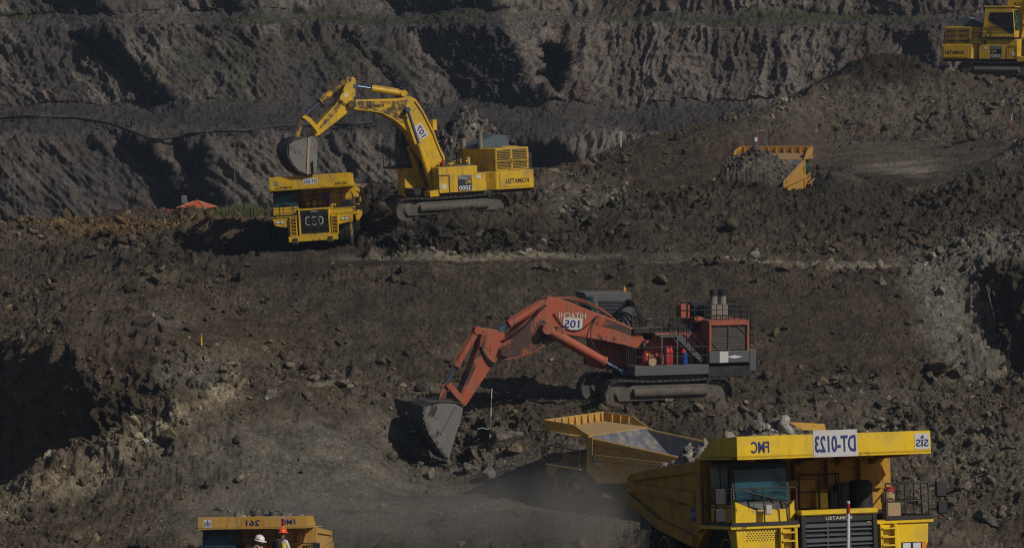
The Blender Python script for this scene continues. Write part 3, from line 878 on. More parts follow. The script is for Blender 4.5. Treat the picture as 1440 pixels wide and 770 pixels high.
def haul_truck(key, label, mats, opts):
    s = SPOT[key]
    root = empty('haul_truck', s['loc'], s['rot'])
    tag(root, label, 'haul truck', 'haul trucks working in the pit')
    Y = mats['body']
    # --- chassis
    m = MB()
    for sx in (-1, 1):
        m.box(sx * .62 - .16, sx * .62 + .16, -4.1, 4.9, 1.05, 1.62)
        m.cyl((sx * 1.38, -2.35, 1.0), (sx * 1.30, -2.2, 2.5), .22, .26, 12)
        m.cyl((sx * .9, 2.6, 1.2), (sx * .55, 3.9, 2.1), .17, n=10)
        m.cyl((sx * .45, .4, 1.2), (sx * .45, -.4, 2.1), .16, n=10)
    m.cyl((-1.9, -2.35, 1.35), (1.9, -2.35, 1.35), .22, n=10)
    m.cyl((-2.2, 2.6, 1.35), (2.2, 2.6, 1.35), .42, n=14)
    m.box(-.7, .7, 1.9, 3.3, .9, 1.8); m.box(-.62, .62, -3.8, -1.2, .85, 1.5)
    m.cyl((1.55, -.9, 1.5), (1.55, 1.2, 1.5), .52, n=16)      # tanks
    m.box(-1.95, -1.1, -.9, 1.0, 1.0, 1.9)
    m.build('chassis', MT['chassis'], root)
    lug = opts.get('lugs', True)
    for sx in (-1, 1):
        wheel(root, sx * 2.15, -2.35, sx, mats, 0.8, lug)
        wheel(root, sx * 2.38, 2.6, sx, mats, 0.74, lug)
        wheel(root, sx * 1.50, 2.6, sx, mats, 0.74, False)
    # --- body: an open tub with a rising tail
    prof_o = [(-1.5, 4.28), (5.2, 3.92), (5.7, 3.80), (5.8, 3.40), (5.35, 2.95), (2.5, 2.16), (-0.6, 1.72), (-1.45, 2.25)]
    m = MB()
    for sx in (-1, 1):
        m.prism(prof_o, 'x', sx * 2.78, sx * 2.64)
    m.prism([(-1.5, 4.28), (-1.40, 4.28), (.75, 2.62), (1.3, 2.25), (2.5, 2.38), (5.8, 3.42), (5.8, 3.28), (5.35, 2.98), (2.5, 2.18), (-0.6, 1.74), (-1.43, 2.27)], 'x', -2.64, 2.64)
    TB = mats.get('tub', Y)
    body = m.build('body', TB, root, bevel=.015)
    for sx in (-1, 1):                                  # outer stiffening ribs
        m = MB()
        x0, x1 = sx * 2.775, sx * 2.93
        m.prism([(-1.42, 4.25), (5.2, 3.89), (5.2, 3.66), (-1.42, 3.94)], 'x', x0, sx * 2.88)
        m.prism([(-.95, 3.36), (4.7, 3.56), (5.2, 3.42), (-.95, 2.98)], 'x', x0, x1)
        m.prism([(-.62, 1.80), (2.5, 2.24), (5.4, 3.04), (5.45, 3.32), (2.4, 2.55), (-.7, 2.12)], 'x', x0, x1)
        m.prism([(-1.48, 4.30), (-1.08, 4.28), (-1.0, 2.2), (-1.42, 2.3)], 'x', x0, sx * 2.90)
        m.prism([(-.9, 2.98), (1.3, 3.20), (1.3, 2.62), (-.9, 2.22)], 'x', x0, sx * 2.80)
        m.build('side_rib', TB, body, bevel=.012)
    m = MB()
    for k in range(9):                                  # bolsters under the floor
        t = k / 8
        yy_ = -0.2 + 5.3 * t
        zz = np.interp(yy_, [-.6, 2.5, 5.35], [1.72, 2.16, 3.02])
        m.box(-2.5, 2.5, yy_ - .11, yy_ + .11, zz - .17, zz + .01)
    m.build('floor_bolster', MT['chassis'], body)
    m = MB()
    m.prism([(-1.39, 4.29), (.76, 2.63), (1.31, 2.27), (2.5, 2.405), (5.78, 3.44), (5.78, 3.465), (2.5, 2.43), (1.32, 2.30), (.78, 2.66), (-1.37, 4.315)], 'x', -2.61, 2.61)
    m.bar((-2.6, -.32, 3.50), (2.6, -.32, 3.50), .07, .04)
    for sx in (-1, 1):
        m.prism([(-1.3, 4.18), (5.15, 3.82), (5.6, 3.52), (2.5, 2.43), (1.3, 2.3), (.75, 2.65)], 'x', sx * 2.636, sx * 2.615)
    m.build('bed_liner', MT['liner'], body)
    # front wall bulges under the canopy
    m = MB()
    for k in range(5):
        xx = -2.0 + k * 1.0
        m.prism([(-1.44, 4.3), (-1.72, 4.28), (-1.62, 2.5), (-1.36, 2.4)], 'x', xx - .13, xx + .13)
    m.box(-2.6, 2.6, -1.62, -1.4, 3.28, 3.46)
    m.build('front_wall_rib', mats['inner'], body, bevel=.02)
    # --- canopy
    m = MB()
    W = 2.86
    m.prism([(-4.6, 4.36), (-1.40, 4.36), (-1.40, 4.28), (-4.6, 4.28)], 'x', -W, W)
    ct = 4.27 + opts.get('ch', .62)
    m.prism([(-4.6, ct), (-4.52, ct), (-4.52, 4.34), (-4.6, 4.24)], 'x', -W, W)
    for sx in (-1, 1):
        m.prism([(-4.55, ct - .005), (-2.45, ct - .03), (-1.9, 4.3 + .5 * (ct - 4.3)), (-1.3, 4.37), (-1.9, 4.29), (-4.55, 4.27)], 'x', sx * W, sx * (W - .07))
        m.add([(sx * W, -4.2, 4.31), (sx * (W + .46), -2.6, 4.33), (sx * (W + .46), -2.35, 4.33), (sx * W, -1.9, 4.31),
               (sx * W, -4.2, 4.26), (sx * (W + .46), -2.6, 4.28), (sx * (W + .46), -2.35, 4.28), (sx * W, -1.9, 4.26)],
              [(0, 1, 2, 3), (7, 6, 5, 4), (0, 4, 5, 1), (1, 5, 6, 2), (2, 6, 7, 3), (3, 7, 4, 0)])
    canopy = m.build('canopy', mats['canopy'], root, bevel=.012)
    m = MB()
    for k in range(9):
        xx = -2.5 + k * .625
        m.prism([(-4.50, ct - .05), (-4.44, ct - .05), (-4.34, 4.38), (-4.50, 4.38)], 'x', xx - .05, xx + .05)
    for sx in (-1, 1):
        for yv in (-3.9, -3.3, -2.7):
            m.box(sx * (W - .07), sx * (W - .17), yv - .05, yv + .05, 4.38, ct - .1)
    m.build('spill_rib', mats['canopy'], canopy)
    m = MB()
    for xx in (-2.3, -1.2, 0, 1.2, 2.3):
        m.prism([(-4.4, 4.275), (-1.5, 4.275), (-1.5, 3.98), (-2.3, 4.14), (-4.3, 4.2)], 'x', xx - .05, xx + .05)
    m.build('canopy_bracket', mats['inner'], canopy)
    # --- decks
    m = MB()
    m.box(-3.02, -1.0, -4.32, -1.75, 2.34, 2.44)
    m.box(1.0, 2.98, -4.30, -1.75, 2.34 + opts.get('rd', 0), 2.44 + opts.get('rd', 0))
    m.box(-1.0, 1.0, -2.2, -1.75, 2.34, 2.44)
    deck = m.build('deck', Y, root, bevel=.012)
    m = MB()
    m.box(-2.98, -1.05, -4.335, -4.30, 2.42, 2.53); m.box(-3.0, -2.96, -4.31, -1.8, 2.43, 2.54)
    m.build('kick_plate', MT['black'], deck); m = MB(); m.box(1.55, 2.95, -4.315, -4.28, 2.43 + opts.get('rd', 0), 2.55 + opts.get('rd', 0))
    m.box(2.92, 2.96, -4.30, -1.8, 2.43 + opts.get('rd', 0), 2.56 + opts.get('rd', 0))
    m.build('kick_plate', MT['black'], deck)
    # --- hood with radiator grille
    hy = -4.38; hw = 1.12; HX = opts.get('hx', .14); ht = opts.get('ht', 2.85); hb = .95
    m = MB()
    m.box(HX + -hw, HX + hw, -3.9, -1.9, 1.5, ht - .02)
    m.box(HX + -hw, HX + -hw + .13, hy, -3.88, hb, ht); m.box(HX + hw - .13, HX + hw, hy, -3.88, hb, ht)
    m.box(HX + -hw + .127, HX + hw - .127, hy + .003, -3.88, hb, hb + .12)
    hood = m.build('hood', mats['hood'], root, bevel=.015)
    m = MB(); m.box(HX + -hw - .02, HX + hw + .02, hy - .04, -3.86, ht - .13, ht + .02)
    m.build('hood_lip', Y if opts.get('lip', True) else mats['hood'], hood, bevel=.03)
    m = MB(); m.box(HX + -hw + .12, HX + hw - .12, hy + .12, -3.95, hb + .1, ht - .12)
    gr = m.build('grille', MT['black'], root)
    m = MB()
    n = 11
    for k in range(n):
        z = hb + .2 + (ht - hb - .48) * k / (n - 1)
        thick = .05 if k % 3 == 0 else .022
        m.box(HX + -hw + .125, HX + hw - .125, hy + .04, hy + .125, z - thick, z + thick)
    for xx in (-.33, .33):
        m.box(HX + xx - .02, HX + xx + .02, hy + .05, hy + .12, hb + .12, ht - .3)
    m.build('louver', MT['rail'] if not opts.get('greygrille') else MT['slate'], gr)
    m = MB(); m.box(HX + -hw + .13, HX + hw - .13, hy + .03, hy + .12, ht - .31, ht - .13)
    band_ = m.build('name_band', MT['black'], gr)
    text('KOMATSU', MT['pale'], band_, (HX, hy + .03, ht - .22), X1, Z1, .10, .78 if opts.get('bigname', True) else .5)
    # --- bumper, fenders, lamps
    m = MB()
    m.box(-1.75, 1.75, -4.62, -4.3, .55, .93)
    m.box(-1.75, 1.75, -4.56, -4.36, .93, .99)
    bp = m.build('bumper', Y, root, bevel=.03)
    m = MB()
    for sx in (-1.25, 1.25):
        m.box(sx - .22, sx + .22, -4.66, -4.5, .42, .54); m.box(sx - .16, sx + .16, -4.7, -4.62, .66, .82)
    m.build('tow_hook', MT['chassis'], bp)
    for sx in (-1, 1):
        m = MB()
        lowz = opts.get('fz', 1.72)
        m.prism([(sx * 1.2, 2.34), (sx * 2.85, 2.34), (sx * 2.82, lowz + .35), (sx * 2.66, lowz), (sx * 1.78, lowz - .15), (sx * 1.72, 1.0), (sx * 1.2, 1.0)], 'y', -4.24, -4.02)
        m.prism([(-4.1, 2.34), (-3.4, 2.34), (-3.7, 2.0), (-3.9, lowz)], 'x', sx * 2.62, sx * 2.82)
        if opts.get('rd') and sx > 0:
            m.box(1.16, 2.86, -4.27, -3.5, 2.36, 2.36 + opts['rd'])
        fd = m.build('fender', Y, root, bevel=.02)
        for xx in (2.16, 2.46):
            m = MB(); m.box(sx * xx - .14, sx * xx + .14, -4.265, -4.2, lowz + .16, lowz + .36)
            hl = m.build('headlight', MT['black'], fd)
            m = MB(); m.box(sx * xx - .115, sx * xx + .115, -4.28, -4.262, lowz + .185, lowz + .335)
            m.build('lens', MT['lamp'], hl)
        m = MB(); m.box(sx * 2.68 - .06, sx * 2.68 + .06, -4.27, -4.2, lowz + .16, lowz + .36)
        m.build('marker_lamp', MT['amber_lamp'] if sx < 0 or True else MT['red'], fd)
        if opts.get('dots') and sx < 0:
            m = MB(); m.box(-2.62, -1.40, -4.246, -4.236, 2.0, 2.31)
            for i in range(13):
                for j in range(5):
                    m.box(-2.55 + i * .085 + (j % 2) * .04, -2.515 + i * .085 + (j % 2) * .04, -4.252, -4.24, 2.02 + j * .06, 2.05 + j * .06)
            pf = m.build('perforated_panel', Y, fd); pf.data.materials.append(MT['chassis'])
            for p_ in pf.data.polygons:
                if p_.index >= 6: p_.material_index = 1
        # ladder beside the grille
        m = MB()
        lx = 1.47 + sx * HX * .8
        for xx in (lx - .21, lx + .21):
            m.box(sx * xx - .035, sx * xx + .035, -4.42, -4.25, .95, 2.34)
        for k in range(6):
            z = 1.02 + k * .235
            m.box(sx * lx - .2, sx * lx + .2, -4.47, -4.25, z, z + .045)
        m.build('ladder', Y, root)
    # --- cab
    cx0, cx1 = -2.76, -1.04
    ctop = opts.get('ctop', 4.16)
    m = MB()
    m.prism([(-3.95, 2.44), (-3.80, 3.02), (-3.62, ctop), (-1.95, ctop), (-1.95, 2.44)], 'x', cx0, cx1)
    cab = m.build('cab', mats['cab'], root, bevel=.04)
    m = MB()
    m.prism([(cx0 - .015, 2.44), (cx1 + .015, 2.44), (cx1 + .01, 3.10), (cx1 - .22, 2.86), (cx0 + .55, 2.86), (cx0 - .01, 3.10)] if opts.get('vee') else
            [(cx0 - .015, 2.44), (cx1 + .015, 2.44), (cx1 + .01, 3.06), (cx0 - .01, 3.06)], 'y', -4.03, -3.85)
    m.box(cx0 - .02, cx0 + .01, -3.9, -2.0, 2.44, 3.0); m.box(cx1 - .01, cx1 + .02, -3.9, -2.0, 2.44, 3.0)
    cp_ = m.build('cab_panel', Y, cab, bevel=.015)
    if opts.get('vee'):
        text('785-7', MT['pale'], cp_, (-2.1, -4.03, 2.80), X1, Z1, .11)
    def slant(z): return -3.80 + (z - 3.02) * (0.18 / (ctop - 3.02))
    m = MB()
    zt = ctop - .14
    m.hexa([(cx0 + .1, slant(3.1) - .03, 3.1), (cx1 - .1, slant(3.1) - .03, 3.1), (cx1 - .1, slant(3.1) + .03, 3.1), (cx0 + .1, slant(3.1) + .03, 3.1),
            (cx0 + .1, slant(zt) - .03, zt), (cx1 - .1, slant(zt) - .03, zt), (cx1 - .1, slant(zt) + .03, zt), (cx0 + .1, slant(zt) + .03, zt)])
    m.build('windscreen', mats['glass'], cab)
    for xx in (cx0, cx1):
        sg = -1 if xx == cx0 else 1
        for ya, yb in ((-3.55, -2.95), (-2.85, -2.1)):
            m = MB(); m.box(xx - sg * .02, xx + sg * .025, ya, yb, 3.12, ctop - .16)
            m.build('side_window', mats['glass'], cab)
    m = MB(); m.box(cx0 - .06, cx1 + .06, -3.78, -1.9, ctop + .003, ctop + .09)
    m.build('cab_roof', mats['cabroof'], cab, bevel=.03)
    m = MB(); m.tube([(-1.5, -3.86, 3.06), (-1.75, -3.84, 3.22), (-2.25, -3.83, 3.34)], .016, 5); m.tube([(-1.8, -3.85, 3.12), (-2.2, -3.82, 3.5)], .012, 5)
    m.build('wiper', MT['black'], cab)
    # --- air cleaners, extinguisher and boxes on the middle deck
    for k, xx in enumerate(opts.get('cleaners', (-.55, -.1, .35))):
        m = MB(); m.cyl((xx, -2.6, 3.2), (xx, -1.75, 3.2), .2, n=16); m.cyl((xx, -2.63, 3.2), (xx, -2.59, 3.2), .12, n=12)
        m.box(xx - .08, xx + .08, -2.3, -2.1, ht - .1, 3.05)
        m.build('air_cleaner', mats['cleaner'], root, smooth=40)
    for xx, yv, zb in opts.get('ext', ((.72, -2.9, 2.9),)):
        m = MB(); m.lathe([(0.0, 0), (.085, 0.0), (.09, .03), (.09, .46), (.06, .54), (.03, .56), (.03, .62), (0, .62)], (xx, yv, zb), (0, 0, 1), 12)
        fe = m.build('fire_extinguisher', MT['red'], root, smooth=40)
        m = MB(); m.box(xx - .02, xx + .08, yv - .02, yv + .02, zb + .6, zb + .66); m.build('valve', MT['black'], fe)
    for (x0, x1, y0, y1, z0, z1, mat) in opts.get('boxes', ()):
        m = MB(); m.box(x0, x1, y0, y1, z0, z1); m.build('equipment_box', MT[mat], root, bevel=.02)
    for (x, y, z0, z1, rr, mat) in opts.get('drums', ()):
        m = MB(); m.cyl((x, y, z0), (x, y, z1), rr, n=16); m.cyl((x, y, z1), (x, y, z1 + .05), rr * .8, n=16)
        m.build('tank', MT[mat], root, bevel=.015, smooth=40)
    # --- railings
    rd = opts.get('rd', 0)
    m = MB()
    m.rail([(1.62, -4.2, 2.45 + rd), (2.2, -4.2, 2.45 + rd), (2.9, -4.2, 2.45 + rd), (2.92, -3.1, 2.45), (2.92, -1.9, 2.45)], 1.0, .026, 1, 1.0)
    m.build('railing', MT['rail'], root)
    m = MB()
    m.rail([(-1.05, -4.25, 2.45), (-2.0, -4.25, 2.45), (-2.95, -4.25, 2.45), (-2.97, -3.0, 2.45), (-2.97, -1.9, 2.45)], opts.get('lr', .9), .024, 0 if opts.get('vee') else 1, 1.2)
    if opts.get('vee'):
        m.tube([(-2.72, -4.25, 3.42), (-1.5, -4.25, 3.1), (-1.35, -4.25, 2.98), (-1.33, -4.25, 2.45)], .024, 5)
        m.tube([(-2.95, -4.25, 2.95), (-2.97, -2, 2.95)], .02, 5)
    m.build('railing', MT['rail'], root)
    if opts.get('hoodrail', True):
        m = MB()
        m.rail([(-.92, -2.5, ht), (-.3, -2.5, ht), (.9, -2.5, ht), (1.0, -2.0, ht)], .98, .026, 1, 1.1)
        m.build('railing', MT['rail'], root)
    # --- mirrors
    for sx in (-1, 1):
        m = MB()
        m.tube([(sx * 2.95, -4.1, 3.35), (sx * 3.25, -4.2, 3.35), (sx * 3.25, -4.2, 2.7), (sx * 2.95, -4.1, 2.7)], .025, 5)
        br = m.build('mirror', MT['rail'], root)
        m = MB()
        m.box(sx * 3.27 - .17, sx * 3.27 + .17, -4.27, -4.15, 3.02, 3.48); m.box(sx * 3.29 - .16, sx * 3.29 + .16, -4.27, -4.15, 2.55, 2.92)
        m.build('mirror_head', MT['black'], br, bevel=.04)
    return root, canopy, hood


def canopy_text(canopy, s, x, z, h, mat='navy', width=None):
    return text(s, MT[mat], canopy, (x, -4.6, z), X1, Z1, h, width)


def logo_plate(canopy, x, z, sz):
    p = plate((x, -4.6, z), X1, Z1, sz, sz).build('logo_plate', MT['white'], canopy)
    text('SIS', MT['navy'], p, (x, -4.61, z - sz * .10), X1, Z1, sz * .46, sz * .84)
    m = MB(); m.add([(x - sz * .15, -4.625, z + sz * .2), (x + sz * .15, -4.625, z + sz * .2), (x + .05 * sz, -4.625, z + sz * .42)], [(0, 1, 2)])
    m.build('emblem', MT['navy'], p, flip=False)


def mats_for(y, **k):
    d = dict(body=MT[y], canopy=MT[y], hood=MT[y], cab=MT['black'], cabroof=MT['black'], glass=MT['glass'], inner=MT['amber'], rim=MT['amber'], cleaner=MT['amber'])
    d.update(k); return d


# near loaded truck
rt, cn, hd = haul_truck('dt', 'bright yellow loaded haul truck with white DT-0123 plate, nearest of all and cut off below',
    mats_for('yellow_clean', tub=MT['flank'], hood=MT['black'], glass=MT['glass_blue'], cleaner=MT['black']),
    dict(vee=True, dots=True, greygrille=True, fz=1.45, ht=2.78, ctop=4.2, lr=1.0,
         cleaners=(), ext=((-.35, -2.3, 2.78),),
         boxes=((.22, .58, -2.45, -2.1, 2.78, 3.32, 'yellow_clean'), (-.5, .3, -2.2, -1.9, 2.8, 3.62, 'amber'), (-2.75, -2.4, -4.36, -4.28, 3.0, 3.34, 'tan') if False else (-1.98, -1.80, -4.33, -4.25, 2.72, 2.98, 'pale'),
                (1.9, 2.3, -3.6, -3.2, 2.44, 2.9, 'tan'), (.62, .86, -2.5, -2.2, 2.7, 3.3, 'black')),
         drums=((2.0, -3.4, 2.9, 3.15, .2, 'tan'), (2.05, -3.4, 3.2, 3.3, .15, 'red'), (1.05, -2.3, 2.44, 3.45, .24, 'black'), (1.7, -2.1, 2.44, 3.5, .34, 'black'))))
pl = plate((.02, -4.6, 4.62), X1, Z1, 1.30, .74).build('number_plate', MT['white'], cn)
text('DT-0123', MT['navy'], pl, (.02, -4.612, 4.61), X1, Z1, .46, 1.20)
canopy_text(cn, 'FMC', -2.18, 4.58, .32, width=.52)
logo_plate(cn, 2.60, 4.60, .44)
m = MB(); m.hexa([(-.05, -2.3, 5.02), (.65, -2.3, 4.98), (.65, -2.2, 4.98), (-.05, -2.2, 5.02), (-.45, -2.25, 5.26), (.62, -2.25, 5.18), (.62, -2.15, 5.18), (-.45, -2.15, 5.26)])
m.box(.25, .35, -2.28, -2.18, 4.36, 5.15)
m.build('spill_board', MT['amber'], cn)
rt_dt = rt
# body flank signs of the near truck
m = plate((-2.81, .35, 3.14), (0, -1, 0), Z1, .62, .3).build('model_sign', MT['signdark'], rt)
text('HD785', MT['pale'], m, (-2.82, .35, 3.14), (0, -1, 0), Z1, .14)
m = plate((-2.80, -.55, 2.72), (0, -1, 0), Z1, .52, .40).build('flank_plate', MT['blue'], rt)
text('DT-0123', MT['white'], m, (-2.81, -.55, 2.72), (0, -1, 0), Z1, .16, .44)

# dusty truck at the lower left edge
rt, cn, hd = haul_truck('t261', 'dusty yellow haul truck numbered 261, behind the two surveyors and cut off below',
    mats_for('yellow_dusty', glass=MT['glass_blue']), dict(fz=1.6, bigname=False, hoodrail=True, ctop=4.1))
m = plate((.0, -4.6, 4.57), X1, Z1, 1.22, .56, off=.002).build('number_panel', MT['amber'], cn)
text('261', MT['navy'], m, (.02, -4.612, 4.56), X1, Z1, .30, .72)
logo_plate(cn, -2.35, 4.56, .40)
canopy_text(cn, 'FMC', 1.86, 4.58, .28, width=.74)

# truck under the yellow excavator
rt, cn, hd = haul_truck('t033', 'yellow haul truck numbered 033 waiting under the raised yellow bucket',
    mats_for('yellow', glass=MT['glass'], cleaner=MT['amber']),
    dict(lip=True, rd=.38, ch=.95, fz=1.75, bigname=False, boxes=((.55, .95, -2.2, -1.95, 3.0, 3.95, 'blue'), (1.2, 1.6, -3.4, -3.0, 2.82, 3.1, 'yellow'), (2.0, 2.7, -3.2, -2.6, 2.82, 3.3, 'black')),
         ext=((.75, -2.7, 2.88),), cleaners=(-.45, .02, .48), hoodrail=True))
m = plate((.06, -4.6, 4.78), X1, Z1, 1.02, .36).build('number_plate', MT['lamp'], cn)
text('DT-033', MT['navy'], m, (.06, -4.612, 4.78), X1, Z1, .25, .92)
canopy_text(cn, 'KOMATSU', -1.85, 4.44, .15, 'ink', 1.2)
canopy_text(cn, 'HD785', 2.2, 4.50, .20, 'ink', .86)
m = plate((-2.38, -4.6, 4.74), X1, Z1, .27, .27).build('logo_plate', MT['blue_grey'], cn)
text('SIS', MT['white'], m, (-2.38, -4.612, 4.74), X1, Z1, .12, .22)
text('033', MT['pale'], hd, (.14, -4.36, 1.98), X1, Z1, .62, 1.32, out=.03)
text('033', MT['signdark'], hd, (.14, -4.375, 1.98), X1, Z1, .50, 1.18, out=.03)

# empty truck seen from behind
rt, cn, hd = haul_truck('empty', 'empty yellow haul truck in dust beneath the orange excavator, its bare bed facing us',
    mats_for('yellow_dusty', canopy=MT['yellow_dusty'], rim=MT['tan']), dict(lugs=True))
m = plate((2.815, -.62, 3.05), (0, 1, 0), Z1, .5, .5).build('logo_plate', MT['white'], rt)
text('SIS', MT['navy'], m, (2.83, -.62, 3.05), (0, 1, 0), Z1, .22, .4)

# loaded truck driving away behind the berm
rt, cn, hd = haul_truck('rear', 'yellow haul truck seen from behind, heaped with grey dirt and half hidden by a berm',
    mats_for('yellow_dusty', canopy=MT['amber_dusty'], body=MT['amber_dusty'] ), dict(lugs=False))


# ------------------------------------------------------------------ heaps of dirt
def heap_mesh(Rm, loc, x0, x1, y0, y1, zbase, zfun, n=110, amp=.28, seed=0, skirt=.5, mat=None, colr=None):
    """a heap of broken ground over a local rectangle; zfun gives the height"""
    gx = np.linspace(x0, x1, n); gy = np.linspace(y0, y1, n)
    A, B = np.meshgrid(gx, gy)
    Z = zfun(A, B)
    p = np.stack([A, B, Z], 2).reshape(-1, 3)
    d = amp * .8 * fbm(p, 1.3, 3, .55, seed, 1) + amp * .8 * fbm(p, .7, 3, .6, seed + 5, 2)
    c1, v1 = cells(p, .75, seed + 9)
    c2, v2 = cells(p, .34, seed + 10)
    d = d + np.maximum(0, .55 - c2) * amp * 1.5 * (v2 > .35)
    d = d + np.maximum(0, .6 - c1) * amp * 2.6 * (v1 > .4)
    p[:, 2] += d
    edge = np.minimum(np.minimum(A - x0, x1 - A) / (x1 - x0), np.minimum(B - y0, y1 - B) / (y1 - y0)).reshape(-1)
    p[:, 2] = np.where(edge < .004, zbase, p[:, 2])
    return p.reshape(n, n, 3)


# ------------------------------------------------------------------ hydraulic excavators (local x = forward, z up)
class Frame:
    def __init__(self, key, dx=0.0):
        s = SPOT[key]; self.R = rotm(s['rot']); self.o = Vector(s['loc']); self.Ri = self.R.transposed()
    def at(self, px, py, Y):
        """local (x, z) in the plane y = Y"""
        d = self.Ri @ ray(px, py); o = self.Ri @ (-self.o)
        t = (Y - o.y) / d.y
        p = o + d * t
        return (p.x, p.z)
    def poly(self, pts, Y): return [self.at(a, b, Y) for a, b in pts]
    def p3(self, px, py, Y):
        x, z = self.at(px, py, Y); return Vector((x, Y, z))


def hyd(root, a, b, t, rb, rr, mat, name='hydraulic_cylinder'):
    """barrel from a, rod to b"""
    a = Vector(a); b = Vector(b); s = a.lerp(b, t)
    m = MB(); m.cyl(a, s, rb, n=14); m.cyl(s - (b - a).normalized() * .14, s + (b - a).normalized() * .02, rb * 1.18, n=14)
    sd = Vector((0, 1, 0))
    m.cyl(a - sd * rb * 1.2, a + sd * rb * 1.2, rb * 1.1, n=12)
    off = (b - a).normalized().cross(sd).normalized() * rb * 1.15
    m.tube([a.lerp(s, .15) + off, a.lerp(s, .95) + off], rb * .16, 5)
    o = m.build(name, mat, root, smooth=40)
    m = MB(); m.cyl(s, b, rr, n=12); m.cyl(b - sd * rr * 2, b + sd * rr * 2, rr * 1.7, n=12)
    m.build('piston_rod', MT['chrome'], o, smooth=40)
    return o


def crawler(root, X0, X1, gauge, h, sw, pitch=.36):
    """two crawlers: each track_frame > idler, sprocket, roller; and track_chain"""
    r = h / 2 - .06
    m = MB(); m.box(X0 + 1.9, X1 - 1.9, -gauge / 2 + .2, gauge / 2 - .2, .75, h - .1)
    m.lathe([(1.35, 0), (1.4, .1), (1.4, .45), (1.25, .6)], ((X0 + X1) / 2, 0, h - .2), (0, 0, 1), 28)
    m.prism([(X0 + 1.6, 1.2), (X0 + 2.4, .5), (X1 - 2.4, .5), (X1 - 1.6, 1.2)], 'y', -gauge / 2, gauge / 2)
    m.build('car_body', MT['chassis'], root)
    for sy in (-1, 1):
        yc = sy * gauge / 2
        m = MB()
        m.prism([(X0 + .9, h * .30), (X0 + 1.1, h * .66), (X0 + 1.7, h * .80), (X1 - 1.9, h * .80), (X1 - 1.2, h * .66), (X1 - .7, h * .52), (X1 - .9, h * .26)], 'y', yc - sw * .36, yc + sw * .36)
        m.cyl((X0 + 1.7, yc + sy * sw * .40, h * .55), (X1 - 1.8, yc + sy * sw * .40, h * .56), h * .16, n=12)
        fr = m.build('track_frame', MT['mud'], root, bevel=.05)
        m = MB(); m.lathe([(0, -.30), (.2, -.30), (.26, -.2), (r - .18, -.16), (r - .1, -.22), (r - .08, .22), (r - .18, .16), (.26, .2), (.2, .30), (0, .30)], (X1 - h / 2, yc, h / 2), (0, 1, 0), 26)
        m.build('idler', MT['mud'], fr, smooth=35)
        m = MB(); m.lathe([(0, -.34), (.34, -.34), (.38, -.1), (r - .2, -.1), (r - .1, -.1), (r - .1, .1), (.38, .1), (.34, .34), (0, .34)], (X0 + h / 2, yc, h / 2), (0, 1, 0), 26)
        m.build('sprocket', MT['mud'], fr, smooth=35)
        for k in range(7):
            xx = X0 + h / 2 + .75 + (X1 - X0 - h - 1.5) * k / 6
            m = MB(); m.cyl((xx, yc - .26, .28), (xx, yc + .26, .28), .2, n=12); m.build('roller', MT['chassis'], fr, smooth=40)
        # chain: stadium path with a sagging top run
        path = []
        xa, xb = X0 + h / 2, X1 - h / 2
        n = 40
        for k in range(n):
            t = k / n; path.append((xa + (xb - xa) * t, .06))
        for k in range(12):
            a = -math.pi / 2 + math.pi * k / 12; path.append((xb + r * math.cos(a), h / 2 + r * math.sin(a)))
        for k in range(n):
            t = k / n; path.append((xb + (xa - xb) * t, h - .06 - .10 * math.sin(math.pi * t) ** 2 * (1 + .3 * math.sin(9 * t))))
        for k in range(12):
            a = math.pi / 2 + math.pi * k / 12; path.append((xa + r * math.cos(a), h / 2 + r * math.sin(a)))
        path = np.array(path + [path[0]])
        seg = np.hypot(*np.diff(path, axis=0).T); cum = np.concatenate([[0], np.cumsum(seg)])
        ns = int(cum[-1] / pitch)
        m = MB()
        for k in range(ns):
            s0 = cum[-1] * k / ns
            x = np.interp(s0, cum, path[:, 0]); z = np.interp(s0, cum, path[:, 1])
            x2 = np.interp((s0 + .05), cum, path[:, 0]); z2 = np.interp((s0 + .05), cum, path[:, 1])
            a = math.atan2(z2 - z, x2 - x)
            M = Matrix.Translation((x, yc, z)) @ Matrix.Rotation(-a, 4, 'Y')
            m.box(-pitch * .47, pitch * .47, -sw / 2, sw / 2, -.045, .02, M)
            m.box(-.03, .03, -sw / 2 + .03, sw / 2 - .03, -.11, -.04, M)
            m.box(-pitch * .5, pitch * .5, -.14, .14, .015, .12, M)
        m.build('track_chain', MT['track'], root)


